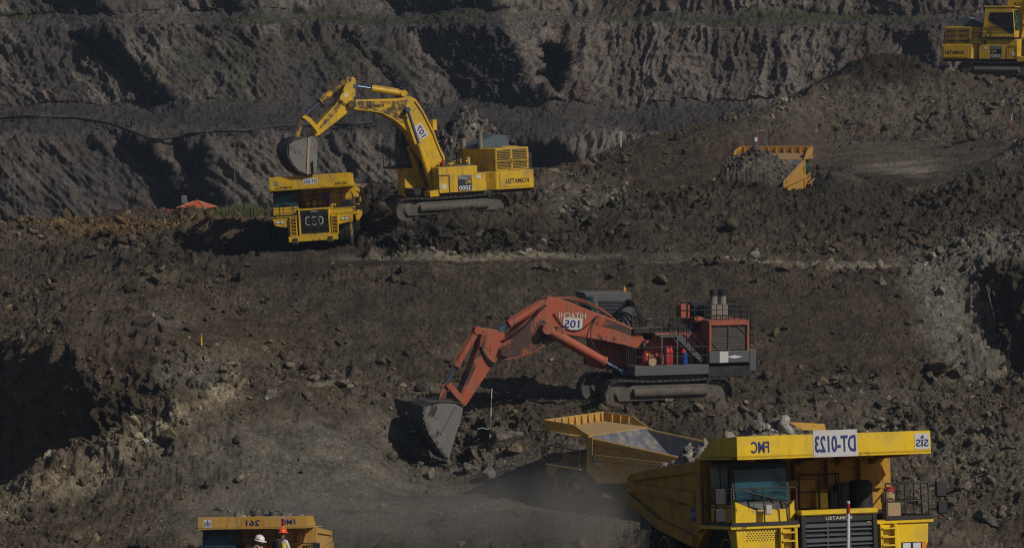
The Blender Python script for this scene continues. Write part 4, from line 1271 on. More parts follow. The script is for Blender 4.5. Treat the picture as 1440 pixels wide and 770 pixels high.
def bucket(root, shell, side, w, yc, mat, sidemat, tip, tdir, name='bucket', nteeth=5):
    """shell: (x, z) line of the curved back; side: outline of the side plates"""
    m = MB()
    n = len(shell)
    nr = []
    for i in range(n):
        a = Vector(shell[max(i - 1, 0)]); b = Vector(shell[min(i + 1, n - 1)])
        d = (b - a).normalized(); nr.append(Vector((-d.y, d.x)))
    inner = [Vector(p) + q * .09 for p, q in zip(shell, nr)]
    outl = [tuple(p) for p in shell] + [tuple(p) for p in reversed(inner)]
    m.prism(outl, 'y', yc - w / 2 + .02, yc + w / 2 - .02)
    for k in range(4):                       # wear straps round the back
        yy_ = yc - w / 2 + w * (k + .5) / 4
        o2 = [tuple(Vector(p) - q * .05) for p, q in zip(shell, nr)] + [tuple(p) for p in reversed([Vector(p) + q * .01 for p, q in zip(shell, nr)])]
        m.prism(o2, 'y', yy_ - .12, yy_ + .12)
    bk = m.build(name, mat, root, bevel=.01)
    for sy in (-1, 1):
        m = MB(); y0 = yc + sy * w / 2
        m.prism(side, 'y', y0 - .05, y0 + .05)
        m.build('side_plate', sidemat, bk, bevel=.015)
    tip = Vector(tip); td = Vector(tdir).normalized(); tn = Vector((-td.y, td.x))
    for k in range(nteeth):
        yy_ = yc - w / 2 + .2 + (w - .4) * k / (nteeth - 1)
        m = MB()
        a, b = tip - td * .15 - tn * .12, tip - td * .15 + tn * .12
        c, d = tip + td * .42 + tn * .02, tip + td * .42 - tn * .02
        m.prism([tuple(a), tuple(b), tuple(c), tuple(d)], 'y', yy_ - .11, yy_ + .11)
        m.build('tooth', MT['steel'], bk, bevel=.01)
    return bk


def hose(root, pts, r=.035, name='hose', mat='black'):
    m = MB(); m.tube(pts, r, 6)
    return m.build(name, MT[mat], root, smooth=60)


def arc(a, b, sag, n=8):
    a = Vector(a); b = Vector(b); sag = Vector(sag)
    return [a.lerp(b, t) + sag * (4 * t * (1 - t)) for t in [k / n for k in range(n + 1)]]


def louvres(parent, x0, x1, z0, z1, y, sg, rows, mat, back, name='grille', bars=True):
    """a vent panel on a side face; sg gives the outward y direction"""
    m = MB(); m.box(x0, x1, y - .01, y + sg * .012, z0, z1)
    g = m.build(name, back, parent)
    m = MB()
    for k in range(rows):
        z = z0 + (z1 - z0) * (k + .5) / rows; hh = (z1 - z0) / rows * .28
        m.bar((x0, y + sg * .03, z), (x1, y + sg * .03, z), .04, hh)
    m.build('louver', mat, g)
    return g


def crisp(poly, k=1): return poly


# ================================================================== yellow machines
def yellow_house(root, cabx, Y):
    NS = 2.6
    # upper frame
    m = MB(); m.box(-5.2, 2.6, -2.3, 2.3, 1.72, 1.97)
    m.lathe([(1.5, 0), (1.5, .3)], (0, 0, 1.55), (0, 0, 1), 24)
    m.prism([(2.5, 1.75), (3.4, 1.9), (3.4, 2.3), (2.5, 2.3)], 'y', -1.2, 1.2)
    m.build('upper_frame', MT['chassis'], root)
    # counterweight with the maker's name on both flanks
    m = MB()
    m.prism([(-5.45, -1.7), (-5.45, 1.7), (-5.2, NS), (-2.35, NS), (-1.75, 2.1), (-1.75, -2.1), (-2.35, -NS), (-5.2, -NS)], 'z', 1.95, 3.3)
    cw = m.build('counterweight', Y, root, bevel=.05)
    for sg in (-1, 1):
        m = MB(); m.box(-5.0, -2.6, sg * NS - .02, sg * (NS + .035), 2.12, 3.12)
        pn = m.build('name_panel', Y, cw, bevel=.03)
        text('KOMATSU', MT['ink'], pn, (-3.95, sg * (NS + .035), 2.55), (-sg, 0, 0), Z1, .34, 1.75)
    # engine hood, four vents a side
    m = MB()
    m.prism([(-5.0, -2.35), (-5.0, 2.35), (-2.45, 2.35), (-1.2, -.4), (-1.2, -2.35)], 'z', 3.3, 4.92)
    eh = m.build('engine_hood', Y, root, bevel=.05)
    for sg in (-1, 1):
        for xa, xb in ((-4.85, -3.78), (-3.6, -2.58)):
            for za, zb in ((3.42, 3.98), (4.1, 4.8)):
                louvres(eh, xa, xb, za, zb, sg * 2.35, sg, 6 if zb > 4.2 else 5, Y, MT['black'])
    m = MB(); m.box(-2.6, -1.6, -.9, .2, 4.9, 5.0); m.box(-4.6, -3.4, -1.6, 1.2, 4.9, 4.97)
    m.build('hood_hatch', Y, eh, bevel=.02)
    # grey hood scoop and exhaust
    m = MB()
    m.prism([(-4.3, 4.93), (-4.0, 5.75), (-3.1, 5.85), (-1.6, 5.2), (-1.3, 4.93)], 'y', -1.5, .4)
    m.build('heat_shield', MT['blue_grey'], root, bevel=.03)
    m = MB(); m.cyl((-1.9, .8, 4.9), (-1.9, .8, 6.0), .18, n=12); m.cyl((-1.9, .8, 6.0), (-2.1, .8, 6.3), .13, n=10); m.cyl((-1.35, -1.4, 4.3), (-1.35, -1.4, 5.6), .22, n=12)
    m.build('exhaust_stack', MT['bronze'], root, smooth=40)
    # side boxes: near the front on both flanks
    for sg in (-1, 1):
        m = MB()
        m.box(-.95, 2.0, min(sg * 1.15, sg * NS), max(sg * 1.15, sg * NS), 1.96, 3.80)
        m.box(-1.6, -.94, min(sg * 1.3, sg * NS), max(sg * 1.3, sg * NS), 1.96, 3.28)
        sb = m.build('side_box', Y, root, bevel=.03)
        m = MB(); m.box(-.48, .55, sg * NS - .01, sg * (NS + .02), 2.05, 3.18)
        sp_ = m.build('model_sign', MT['signdark'], sb)
        text('PC', MT['signyellow'], sp_, (-.20, sg * (NS + .02), 2.66), (-sg, 0, 0), Z1, .24, .40)
        text('2000', MT['lamp'], sp_, (.03, sg * (NS + .02), 2.26), (-sg, 0, 0), Z1, .32, .92)
        m = MB()
        for k in range(4): m.box(-.46, .53, sg * NS, sg * (NS + .035), 2.88 + k * .085, 2.905 + k * .085)
        m.build('stripe', MT['white'], sp_)
        m = MB(); m.box(-1.2, -.85, sg * NS, sg * (NS + .02), 2.85, 3.12); m.build('notice_plate', MT['white'], sb)
        m = MB(); m.lathe([(0, 0), (.2, 0), (.2, .04), (0, .05)], (1.62, sg * (NS - .02), 2.42), (0, sg, 0), 18); m.build('badge', MT['white'], sb)
        m = MB(); m.rail([(2.0, sg * (NS + .05), 1.98), (1.2, sg * (NS + .05), 1.98)], 1.25, .022, 0); m.build('grab_rail', MT['rail'], sb)
        m = MB(); m.prism([(2.0, 1.75), (2.7, 1.75), (2.7, 2.15), (2.0, 2.25)], 'y', sg * 1.2, sg * NS); m.build('step_box', Y, root, bevel=.02)
    # handrails over the counterweight
    m = MB(); m.rail([(-1.3, 2.5, 3.3), (-2.3, 2.55, 3.3), (-3.6, 2.55, 3.3), (-5.1, 2.55, 3.3)], .78, .022, 0); m.build('railing', MT['rail'], root)
    m = MB(); m.rail([(-1.3, -2.5, 3.3), (-2.3, -2.55, 3.3), (-3.6, -2.55, 3.3), (-5.1, -2.55, 3.3)], .78, .022, 0); m.build('railing', MT['rail'], root)
    m = MB(); m.rail([(-.9, -1.0, 3.8), (.9, -1.0, 3.8), (.9, -2.5, 3.8)], 1.0, .03, 2, .5); m.build('railing', MT['rail'], root)
    # extinguishers at the tail
    for yv in (.9, 1.45, -1.2):
        m = MB(); m.lathe([(0, 0), (.17, 0), (.18, .05), (.18, .85), (.1, 1.0), (.05, 1.05), (.05, 1.15), (0, 1.15)], (-5.25, yv, 3.3), (0, 0, 1), 12)
        m.build('fire_extinguisher', MT['red'], root, smooth=40)
    m = MB(); m.box(-5.4, -5.1, 1.75, 1.85, 3.3, 4.5); m.box(-5.4, -5.1, .5, .6, 3.3, 4.5); m.build('bracket', MT['black'], root)
    # valve block and pipes on the deck
    rr = random.Random(5)
    for k in range(9):
        x = -1.0 + k * .28; yv = .2 + rr.random() * 1.2; h = .25 + rr.random() * .45
        m = MB(); m.cyl((x, yv, 3.7), (x, yv, 3.8 + h), .10 + .05 * rr.random(), n=10); m.cyl((x, yv, 3.8 + h * .5), (x + .25, yv + .1, 3.8 + h * .5), .08, n=8)
        m.build('valve', Y if k % 3 else MT['chassis'], root, smooth=40)
    m = MB(); m.box(-1.1, 1.3, .1, 1.6, 3.6, 3.88); m.build('valve_block', MT['chassis'], root, bevel=.03)
    m = MB(); m.lathe([(0, 0), (.1, 0), (.1, .4), (.05, .45), (0, .5)], (1.15, 1.2, 3.85), (0, 0, 1), 12); m.build('filter', MT['red'], root, smooth=40)
    # cab on its base, on the -y flank
    xa, xb = cabx
    m = MB(); m.prism([(2.2, 1.65), (3.4, 1.65), (3.4, 3.75), (2.2, 3.75)], 'y', -2.6, -.95) if xb > 2 else m.box(xa, xb, -2.6, -.95, 3.7, 3.85)
    m.build('cab_base', Y, root, bevel=.03)
    dark = xb > 2
    m = MB(); m.prism([(xa, 3.95), (xb, 3.95), (xb + .05, 4.6), (xb - .15, 6.7), (xa + .25, 6.7)], 'y', -2.65, -1.0)
    cab = m.build('cab', MT['blue_grey'] if dark else Y, root, bevel=.05)
    for yy_ in (-2.66, -.99):
        m = MB(); sg = -1 if yy_ < -2 else 1
        m.prism([(xa + .75, 6.25), (xb - .12, 6.25), (xb + .02, 4.4), (xb - .3, 4.3), (xa + .65, 5.5)], 'y', yy_ - .015, yy_ + .02 * sg + .012)
        wn_ = m.build('side_window', MT['glass'] if dark else MT['black'], cab)
        m = MB()
        for k in range(8):
            z = 4.6 + k * .21
            m.bar((xa + .8, yy_ + sg * .04, z), (xb - .1, yy_ + sg * .04, z), .02, .035)
        m.build('guard_bar', MT['black'], wn_)
    m = MB(); m.prism([(xb + .055, 4.62), (xb - .13, 6.5), (xb - .08, 6.5), (xb + .09, 4.62)], 'y', -2.5, -1.15); m.build('windscreen', MT['glass'], cab)
    m = MB(); m.box(xa + .15, xb + .1, -2.7, -.95, 6.7, 6.84); m.build('cab_roof', MT['blue_grey'] if dark else Y, cab, bevel=.04)
    m = MB(); m.box(xa - .05, xb + .12, -2.75, -.93, 3.82, 3.96); m.build('cab_floor', MT['black'], root)
    m = MB()
    if dark:
        m.box(xb, xb + .95, -2.6, -1.0, 3.72, 3.86)
        ck = m.build('catwalk', MT['black'], root)
        m = MB(); m.rail([(xb + .1, -1.02, 3.86), (xb + .92, -1.02, 3.86), (xb + .92, -2.58, 3.86)], 1.1, .03, 1); m.build('railing', MT['rail'], root)
        m = MB(); m.box(xb + .95, xb + 1.15, -1.1, -1.0, 4.35, 4.7); m.build('mirror', MT['black'], root)
    else:
        m.rail([(xa - .1, -2.7, 3.9), (xa + .9, -2.72, 3.9), (xb, -2.72, 3.9)], 1.0, .028, 1); m.build('railing', MT['rail'], root)
        m = MB(); m.lathe([(0, 0), (.1, 0), (.1, .4), (.05, .5), (0, .5)], (xa - .3, -2.4, 3.9), (0, 0, 1), 10); m.build('fire_extinguisher', MT['red'], root, smooth=40)
        m = MB(); m.box(xa + .5, xb - .2, -2.7, -2.62, 4.02, 4.3); m.build('cab_step', Y, cab)
        m = MB(); m.box(-1.75, -1.2, -2.2, -2.12, 3.35, 3.75); m.build('notice_plate', MT['steel'], root)


# ------------------------------------------------------------------ the raised machine marked 107
f = Frame('e107'); s = SPOT['e107']
root = empty('excavator', s['loc'], s['rot'])
tag(root, 'yellow excavator with raised boom plate 107, tipping its bucket over a truck', 'excavator', 'excavators in the pit')
crawler(root, -3.35, 5.3, 4.3, 1.75, 1.0)
yellow_house(root, (1.0, 3.5), MT['yellow'])
BW = .62
boom_px = [(488, 151), (488, 145), (491, 140.5), (528, 139.5), (552, 139), (566, 137.5), (575, 135), (585, 139.5), (596, 156), (604, 172), (611, 186), (619, 208), (632, 231),
           (634, 240), (626, 246), (606, 236), (596, 224), (585, 207), (575, 189), (564, 177), (553, 168.5), (537, 160), (520, 157), (500, 155)]
BOOM = f.poly(boom_px, BW)
m = MB(); m.prism(BOOM, 'y', -BW, BW); boom = m.build('boom', MT['yellow'], root, bevel=.05)
# soot and mud where the boom bends: a welded wear pad area
m = MB(); m.prism(f.poly([(503, 142.5), (560, 142), (574, 140), (570, 152), (574, 166), (566, 174), (552, 164), (536, 157), (503, 152.5)], BW), 'y', -BW - .015, BW + .015)
m.build('wear_shade_plate', MT['yellow_grimy'], boom)
c = f.p3(592, 184.5, BW + .01)
ux = (f.p3(597, 192, BW + .01) - f.p3(586.5, 176.5, BW + .01)).normalized()      # picture: down to the right
uy = Vector((0, 1, 0)).cross(ux) if False else ux.cross(Vector((0, 1, 0)))
uy = -uy if uy.z < 0 else uy
nrm_ = Vector(ux).cross(uy)
pl = plate(c, ux, uy, 1.10, .66).build('number_plate', MT['white'], boom)
text('107', MT['navy'], pl, c + nrm_.normalized() * .012, ux, uy, .42, .86)
c = f.p3(529, 148.8, BW + .03)
text('KOMATSU', MT['ink'], boom, c, (-1, 0, .02), Z1, .22, 1.15)
# arm
AW = .52
ARM = f.poly([(495.5, 108), (499.7, 110.4), (500.7, 119), (499.7, 135), (494, 150), (487, 160.5), (470, 174), (448, 191), (443, 192), (440.5, 188), (444, 177), (456, 164), (470.6, 149), (477, 139), (483, 125), (488, 115)], AW)
m = MB(); m.prism(ARM, 'y', -AW, AW); arm = m.build('arm', MT['yellow'], root, bevel=.04)
m = MB(); m.prism(f.poly([(452, 172), (470, 152), (478, 140), (483, 141), (476, 155), (457, 175), (448, 184)], AW), 'y', -AW - .012, AW + .012); m.build('wear_shade_plate', MT['yellow_grimy'], arm)
m = MB(); m.prism(f.poly([(487, 117), (493.5, 117), (493.5, 122), (487, 122)], AW), 'y', AW + .005, AW + .02) if False else m.prism(f.poly([(483, 133), (488, 130.5), (489.5, 135), (484.5, 137.5)], AW), 'y', AW, AW + .015)
m.build('notice_plate', MT['white'], arm)
pv = f.p3(491.4, 146.8, 0)
m = MB(); m.cyl((pv.x, -.8, pv.z), (pv.x, .8, pv.z), .30, n=18); m.cyl((pv.x, -.84, pv.z), (pv.x, .84, pv.z), .16, n=14); m.build('pivot_pin', MT['yellow_grimy'], root, smooth=40)
pv = f.p3(624, 236, 0)
m = MB(); m.cyl((pv.x, -1.0, pv.z), (pv.x, 1.0, pv.z), .3, n=16); m.build('pivot_pin', MT['chassis'], root, smooth=40)
# cylinders
for yv, fp, hp in ((.98, (609.5, 265), (573, 154)), (-.98, (595, 266), (560, 158))):
    hyd(root, f.p3(*fp, yv), f.p3(*hp, yv), .57, .23, .11, MT['yellow'], 'boom_cylinder')
for yv in (-.36, .36):
    hyd(root, f.p3(567, 131.5, yv), f.p3(499, 121, yv), .66, .22, .10, MT['yellow'], 'arm_cylinder')
for yv in (-.38, .30):
    hyd(root, f.p3(489, 112, yv), f.p3(426, 164, yv), .60, .20, .095, MT['yellow_grimy'], 'bucket_cylinder')
# boom lugs for the arm cylinders
m = MB(); m.prism(f.poly([(556, 140), (560, 129), (569, 127), (578, 137)], 0), 'y', -.3, .3); m.build('cylinder_lug', MT['yellow_grimy'], boom, bevel=.03)
# bucket linkage
for yv in (-.62, .62):
    m = MB(); m.prism(f.poly([(424, 163), (428, 161), (431, 164), (424, 180), (420, 192), (414, 194), (416, 182)], yv), 'y', yv - .06, yv + .06); m.build('bucket_link', MT['yellow_grimy'], root)
    m = MB(); m.prism(f.poly([(424, 165), (428, 161.5), (436, 166), (443, 174), (449, 183), (446, 187), (441, 180), (434, 172)], yv), 'y', yv + .07, yv + .17); m.build('rocker_link', MT['yellow'], root)
bside = f.poly([(406, 204), (414.5, 197.5), (429, 194), (441, 191), (446, 200), (446, 224), (444, 243.4), (432, 245.4), (420, 240), (412, 232), (406, 218)], 1.32)
bshell = [f.at(a, b, 1.32) for a, b in ((431, 194), (421, 195), (412.5, 198.5), (406.5, 205), (404.5, 212), (406, 220), (412, 232), (420, 240.5), (432, 246), (440, 246.5))]
bk = bucket(root, bshell, bside, 2.75, -.02, MT['steel_dark'], MT['steel'], f.at(440, 246, 1.32), (-.9, -.15))
m = MB(); a, b = f.p3(434, 194, 1.40), f.p3(432, 245, 1.40); m.bar(a, b, .14, .16, (0, 1, 0)); m.build('side_rib', MT['tan'], bk)
m = MB(); a, b = f.p3(440, 226, 1.42), f.p3(441, 243, 1.42); m.bar(a, b, .10, .45, (0, 1, 0)); m.build('side_cutter', MT['steel'], bk)
# hoses
for k in range(4):
    hose(root, arc(f.p3(562, 130, -.2 + k * .15), f.p3(586, 140, -.2 + k * .15), (-.3, 0, .75 - .1 * k)), .045)
hose(root, arc(f.p3(480, 142, AW + .1), f.p3(500, 139, AW + .1), (0, 0, -.35)), .04)
hose(root, arc(f.p3(484, 128, AW + .1), f.p3(480, 143, AW + .1), (.3, 0, 0)), .04)
hose(root, arc(f.p3(562, 177, -.9), f.p3(566, 215, -1.2), (.25, 0, 0)), .06)
hose(root, [f.p3(x, y, BW + .05) for x, y in ((583, 142), (594, 158), (602, 174), (609, 188), (617, 209), (627, 231))], .03, 'pipe', 'amber')
m = MB(); c = f.p3(614, 183, BW); m.box(c.x - .15, c.x + .15, -.3, .3, c.z, c.z + .75); m.build('work_lamp_bracket', MT['yellow'], boom)

# ------------------------------------------------------------------ the machine cut by the right edge
f = Frame('e9'); s = SPOT['e9']
root = empty('excavator', s['loc'], s['rot'])
tag(root, 'yellow excavator on the high bench beside the dark mound, cut off by the frame edge', 'excavator', 'excavators in the pit')
crawler(root, -3.75, 4.05, 4.3, 1.75, 1.0)
yellow_house(root, (-1.35, 1.7), MT['yellow'])
a = R_(24); px0, pz0 = 1.2, 3.6
def rot2(p): x, z = p[0] - px0, p[1] - pz0; return (px0 + x * math.cos(a) - z * math.sin(a), pz0 + x * math.sin(a) + z * math.cos(a))
m = MB(); m.prism([rot2(p) for p in BOOM], 'y', -BW, BW); m.build('boom', MT['yellow'], root, bevel=.05)
m = MB(); m.prism([rot2(p) for p in ARM], 'y', -AW, AW); m.build('arm', MT['yellow'], root, bevel=.04)
m = MB(); m.prism([rot2(p) for p in bside], 'y', -1.3, 1.3); m.build('bucket', MT['steel_dark'], root, bevel=.04)
for yv in (.98, -.98):
    hyd(root, (2.6, yv, 2.7), (3.2, yv, 8.2), .57, .23, .11, MT['yellow'], 'boom_cylinder')

# ================================================================== the orange machine marked 105
f = Frame('e105'); s = SPOT['e105']
root = empty('excavator', s['loc'], s['rot'])
tag(root, 'orange excavator with number 105 on its boom, digging at the bench edge', 'excavator', 'excavators in the pit')
O = MT['orange']
crawler(root, -3.05, 5.2, 4.6, 1.80, 1.05)
NS = 2.7
m = MB(); m.box(-4.2, 3.0, -2.4, 2.4, 1.8, 2.1); m.lathe([(1.6, 0), (1.6, .35)], (0, 0, 1.6), (0, 0, 1), 24)
m.box(-4.3, -1.5, -2.6, 2.6, 1.85, 2.45); m.build('upper_frame', MT['black'], root)
# slate catwalk beam along the near flank
xa = f.at(892.5, 520, NS)[0]; xb = f.at(997, 520, NS)[0]; xc = f.at(1054, 500, NS)[0]; xd = f.at(1064.5, 500, NS)[0]
z0 = f.at(950, 527, NS)[1]; z1 = f.at(950, 513.5, NS)[1]
m = MB(); m.box(xb, xa, 1.2, NS, z0, z1); m.box(xb, xa, -NS, -1.2, z0, z1); wk = m.build('catwalk', MT['slate'], root, bevel=.03)
zt = f.at(1025, 493, NS)[1]; zb = f.at(1025, 510, NS)[1]
m = MB(); m.box(xc, xb - .01, -NS, NS, zb, zt); cw = m.build('counterweight', MT['slate'], root, bevel=.04)
xm = f.at(1018, 500, NS)[0]
m = MB(); m.box(xm - .28, xm + .28, NS - .01, NS + .02, zb + .03, zt - .03); m.build('pale_patch', MT['bronze'] if False else MT['white'], cw)
xm = f.at(1033, 500, NS)[0]; zm = (zb + zt) / 2
m = MB(); m.prism([(xm - .55, zm), (xm, zm + .10), (xm + .55, zm), (xm, zm - .10)], 'y', NS, NS + .02); m.build('badge', MT['lamp'], cw)
m = MB(); m.box(xd, xc - .02, -NS, NS - .1, f.at(1060, 522, NS)[1], zt + .02); m.build('tail_block', MT['slate'], root, bevel=.05)
# radiator block
zr = f.at(1025, 452.5, NS)[1]
m = MB(); m.box(xc + .02, xb - .02, -2.5, NS - .25, zt, zr - .02)
rb = m.build('radiator_block', O, root, bevel=.03)
m = MB()
m.box(xc + .02, xc + .16, NS - .3, NS - .02, zt, zr); m.box(xb - .16, xb - .02, NS - .3, NS - .02, zt, zr); m.box(xc + .155, xb - .155, NS - .3, NS - .02, zr - .2, zr + .003)
m.build('radiator_frame', O, rb, bevel=.02)
g = louvres(rb, xc + .17, xb - .17, zt + .05, zr - .22, NS - .2, 1, 11, MT['bronze'], MT['black'])
m = MB(); xq = (xc + xb) / 2
m.bar((xq, NS - .1, zt), (xq, NS - .1, zr - .2), .06, .04, (0, 1, 0))
m.tube([(xc + .2, NS - .12, zr - .75), (xc + .75, NS - .12, zr - .25)], .03, 5); m.tube([(xb - .2, NS - .12, zr - .75), (xb - .75, NS - .12, zr - .25)], .03, 5)
m.tube([(xc + .2, NS - .12, zt + .6), (xc + .6, NS - .12, zt + .1)], .03, 5); m.tube([(xb - .2, NS - .12, zt + .6), (xb - .6, NS - .12, zt + .1)], .03, 5)
m.build('guard_bar', MT['mud'], g)
m = MB(); m.box(xc, xb, -2.5, NS - .05, zr + .003, zr + .09); m.build('roof_plate', O, rb, bevel=.02)
# engine house behind the catwalk
YH = 1.25
xh0 = f.at(921, 480, YH)[0]; zh = f.at(950, 467.5, YH)[1]
m = MB(); m.box(xb - .05, xh0, -2.4, YH, z1 - .1, zh); eh = m.build('engine_house', O, root, bevel=.04)
m = MB()
for pxq in (941, 962, 980):
    xq = f.at(pxq, 480, YH)[0]; m = MB(); m.box(xq - .42, xq + .42, YH - .01, YH + .03, z1 + .1, zh - .12); m.build('access_door', O, eh, bevel=.015)
m = MB(); xq = f.at(915, 480, YH)[0]; m.box(xh0 - .02, xh0 + .55, -2.0, YH - .1, z1 - .1, zh - .45); m.build('pump_cover', O, root, bevel=.03)
# stairs and their rails
A = f.p3(951, 471.5, 1.9); B = f.p3(985, 506.5, 1.9)
m = MB()
for yv in (1.55, 2.25):
    m.bar((A.x, yv, A.z), (B.x, yv, B.z), .06, .30)
for k in range(9):
    t = (k + .5) / 9; c = A.lerp(B, t); m.box(c.x - .14, c.x + .14, 1.55, 2.25, c.z - .02, c.z + .02)
st = m.build('stairs', MT['slate'], root)
m = MB(); up = Vector((0, 0, 1.0))
for yv in (1.5, 2.3):
    a_, b_ = Vector((A.x, yv, A.z)), Vector((B.x, yv, B.z))
    m.tube([a_ + up, b_ + up], .028, 5); m.tube([a_ + up * .5, b_ + up * .5], .022, 5)
    for t in (0, .33, .66, 1): m.cyl(a_.lerp(b_, t), a_.lerp(b_, t) + up, .025, n=5)
m.build('railing', MT['rail'], root)
m = MB(); m.box(A.x, A.x + 1.2, 1.3, 2.4, A.z - .04, A.z + .03); m.box(A.x + .05, A.x + .13, 2.3, 2.38, z1, A.z); m.box(A.x + 1.05, A.x + 1.13, 2.3, 2.38, z1, A.z); m.build('landing', MT['slate'], root)
# railings
m = MB(); m.rail([(xa - .05, NS - .05, z1), (xa - .9, NS - .05, z1), (xa - 2.0, NS - .05, z1), (xb + 1.1, NS - .05, z1), (xb + .1, NS - .05, z1)], 1.12, .026, 1); m.build('railing', MT['rail'], root)
m = MB(); m.rail([(xa + .02, NS - .1, z1), (xa + .02, 1.25, z1)], 1.1, .026, 2, .4); m.build('railing', MT['rail'], root)
m = MB(); m.rail([(xh0, YH - .1, zh), (xb + .6, YH - .1, zh)], .9, .028, 1, .7); m.build('railing', MT['rail'], root)
m = MB(); m.rail([(xb + .1, 2.2, zr + .09), (xc + .8, 2.2, zr + .09), (xc, 2.2, zr + .09), (xc, -2.3, zr + .09)], .95, .028, 2, .45); m.build('railing', MT['rail'], root)
m = MB(); m.rail([(xd - .1, 1.8, zt - .1), (xd - .1, -2.3, zt - .1)], 2.3, .03, 4, .5); m.build('railing', MT['rail'], root)
m = MB(); m.rail([(xh0 - .2, -2.2, zh), (xb + .3, -2.2, zh)], 1.0, .028, 1, .6); m.build('railing', MT['rail'], root)
# exhaust box with two stacks
p0 = f.p3(1000, 449, 1.3); p1 = f.p3(1023.5, 428, 1.3)
m = MB(); m.box(p1.x, p0.x, .1, 1.35, zr + .09, p1.z); eb = m.build('exhaust_box', MT['bronze'], root, bevel=.04)
for pxq in (1003.5, 1016):
    c = f.p3(pxq, 420, .8)
    m = MB(); m.cyl((c.x, .8, p1.z - .1), (c.x, .8, p1.z + .55), .24, .21, n=14); sk = m.build('exhaust_stack', MT['bronze'], root, smooth=40)
    m = MB(); m.lathe([(.23, 0), (.26, 0), (.26, .36), (.22, .36)], (c.x, .8, p1.z + .55), (0, 0, 1), 16, close=True); m.build('stack_tip', MT['black'], sk, smooth=40)
# upper deck gear
for (a_, b_, yv, dd, mat) in (((957, 448), (970, 428), .6, .9, 'orange'), ((972, 446), (996, 424), -.6, .8, 'black'), ((976, 462), (996, 447), .9, .8, 'black'), ((944, 466), (958, 455), .8, .7, 'black')):
    p0 = f.p3(*a_, yv); p1 = f.p3(*b_, yv)
    m = MB(); m.box(min(p0.x, p1.x), max(p0.x, p1.x), yv - dd, yv, min(p0.z, p1.z), max(p0.z, p1.z)); m.build('deck_box', MT[mat], root, bevel=.03)
c = f.p3(984, 455, 1.3); m = MB(); m.tube(arc((c.x - .5, 1.2, c.z - .4), (c.x + .3, 1.2, c.z + .2), (-.1, 0, .3)), .2, 10); m.build('intake_pipe', O, root, smooth=50)
m = MB(); m.box(xc + .1, xb + 4.2, -1.9, .9, zh - .02, zh + .30); m.build('upper_deck', MT['chassis'], root, bevel=.02)
for pxq in (960, 968):
    c = f.p3(pxq, 425, .7)
m = MB(); m.rail([f.p3(957, 447, .65), f.p3(996, 447, .65)], 1.0, .028, 1, .6); m.build('railing', MT['rail'], root)
# bottles and barrels on the catwalk
def bottle(pxq, py0, py1, r, mat, yv=2.0):
    a_ = f.p3(pxq, py0, yv); b_ = f.p3(pxq, py1, yv); h = b_.z - a_.z
    m = MB(); m.lathe([(0, 0), (r * .95, 0), (r, .05), (r, h * .72), (r * .6, h * .86), (r * .35, h * .9), (r * .35, h), (0, h)], (a_.x, yv, z1), (0, 0, 1), 14)
    return m.build('gas_bottle', MT[mat], root, smooth=40)
bottle(907.5, 513, 493, .22, 'red'); bottle(913, 513, 495, .2, 'red'); bottle(938, 513, 486, .2, 'red'); bottle(943, 513, 486, .18, 'red'); bottle(961, 513, 486, .2, 'red')
c = f.p3(963, 505, 2.3); m = MB(); m.lathe([(0, 0), (.2, 0), (.21, .05), (.21, .7), (0, .72)], (c.x, 2.25, z1), (0, 0, 1), 16); m.build('barrel', MT['blue'], root, smooth=40)
c = f.p3(917, 508, 2.5); m = MB(); m.lathe([(.08, -.08), (.26, -.08), (.28, 0), (.26, .08), (.08, .08)], (c.x, 2.5, z1 + .26), (0, 1, 0), 18); m.build('hose_reel', MT['tan'], root, smooth=40)
c = f.p3(911, 500, 2.25); m = MB(); m.box(c.x - .09, c.x + .09, 2.24, 2.26, c.z, c.z + .2); m.build('notice_plate', MT['signyellow'], root)
# cab on the far flank
Yc = -1.0
cabp = f.poly([(821, 411.5), (888, 410.5), (889, 468), (838, 468), (829, 432)], Yc)
m = MB(); m.prism(cabp, 'y', Yc - 1.9, Yc); cab = m.build('cab', MT['slate'], root, bevel=.05)
m = MB(); m.prism(f.poly([(842, 422), (876, 422), (876, 452), (846, 452)], Yc), 'y', Yc - .01, Yc + .02); wn_ = m.build('side_window', MT['black'], cab)
m = MB()
for k in range(6):
    a_, b_ = f.p3(843, 424 + k * 5, Yc + .06), f.p3(876, 424 + k * 5, Yc + .06); m.bar(a_, b_, .03, .12, (0, .6, 1))
m.build('guard_bar', MT['blue_grey'], wn_)
m = MB(); m.prism(f.poly([(824, 417), (834, 417), (839, 440), (833, 440)], Yc), 'y', Yc - .01, Yc + .02); m.build('side_window', MT['glass'], cab)
c = f.p3(878, 409, Yc - .6); m = MB(); m.lathe([(0, -.1), (.09, -.1), (.1, .15), (.05, .25), (0, .26)], c, (0, 0, 1), 12); m.build('beacon_lamp', MT['amber_lamp'], cab, smooth=40)
p0 = f.at(838, 468, Yc); p1 = f.at(905, 515, Yc)
m = MB(); m.box(min(p0[0], p1[0]), max(p0[0], p1[0]), Yc - 1.9, Yc - .05, p1[1], p0[1] + .02); m.build('cab_base', MT['orange'], root, bevel=.04)
m = MB(); m.rail([f.p3(888, 468, Yc), f.p3(925, 468, Yc)], 1.1, .028, 1, .6); m.build('railing', MT['rail'], root)
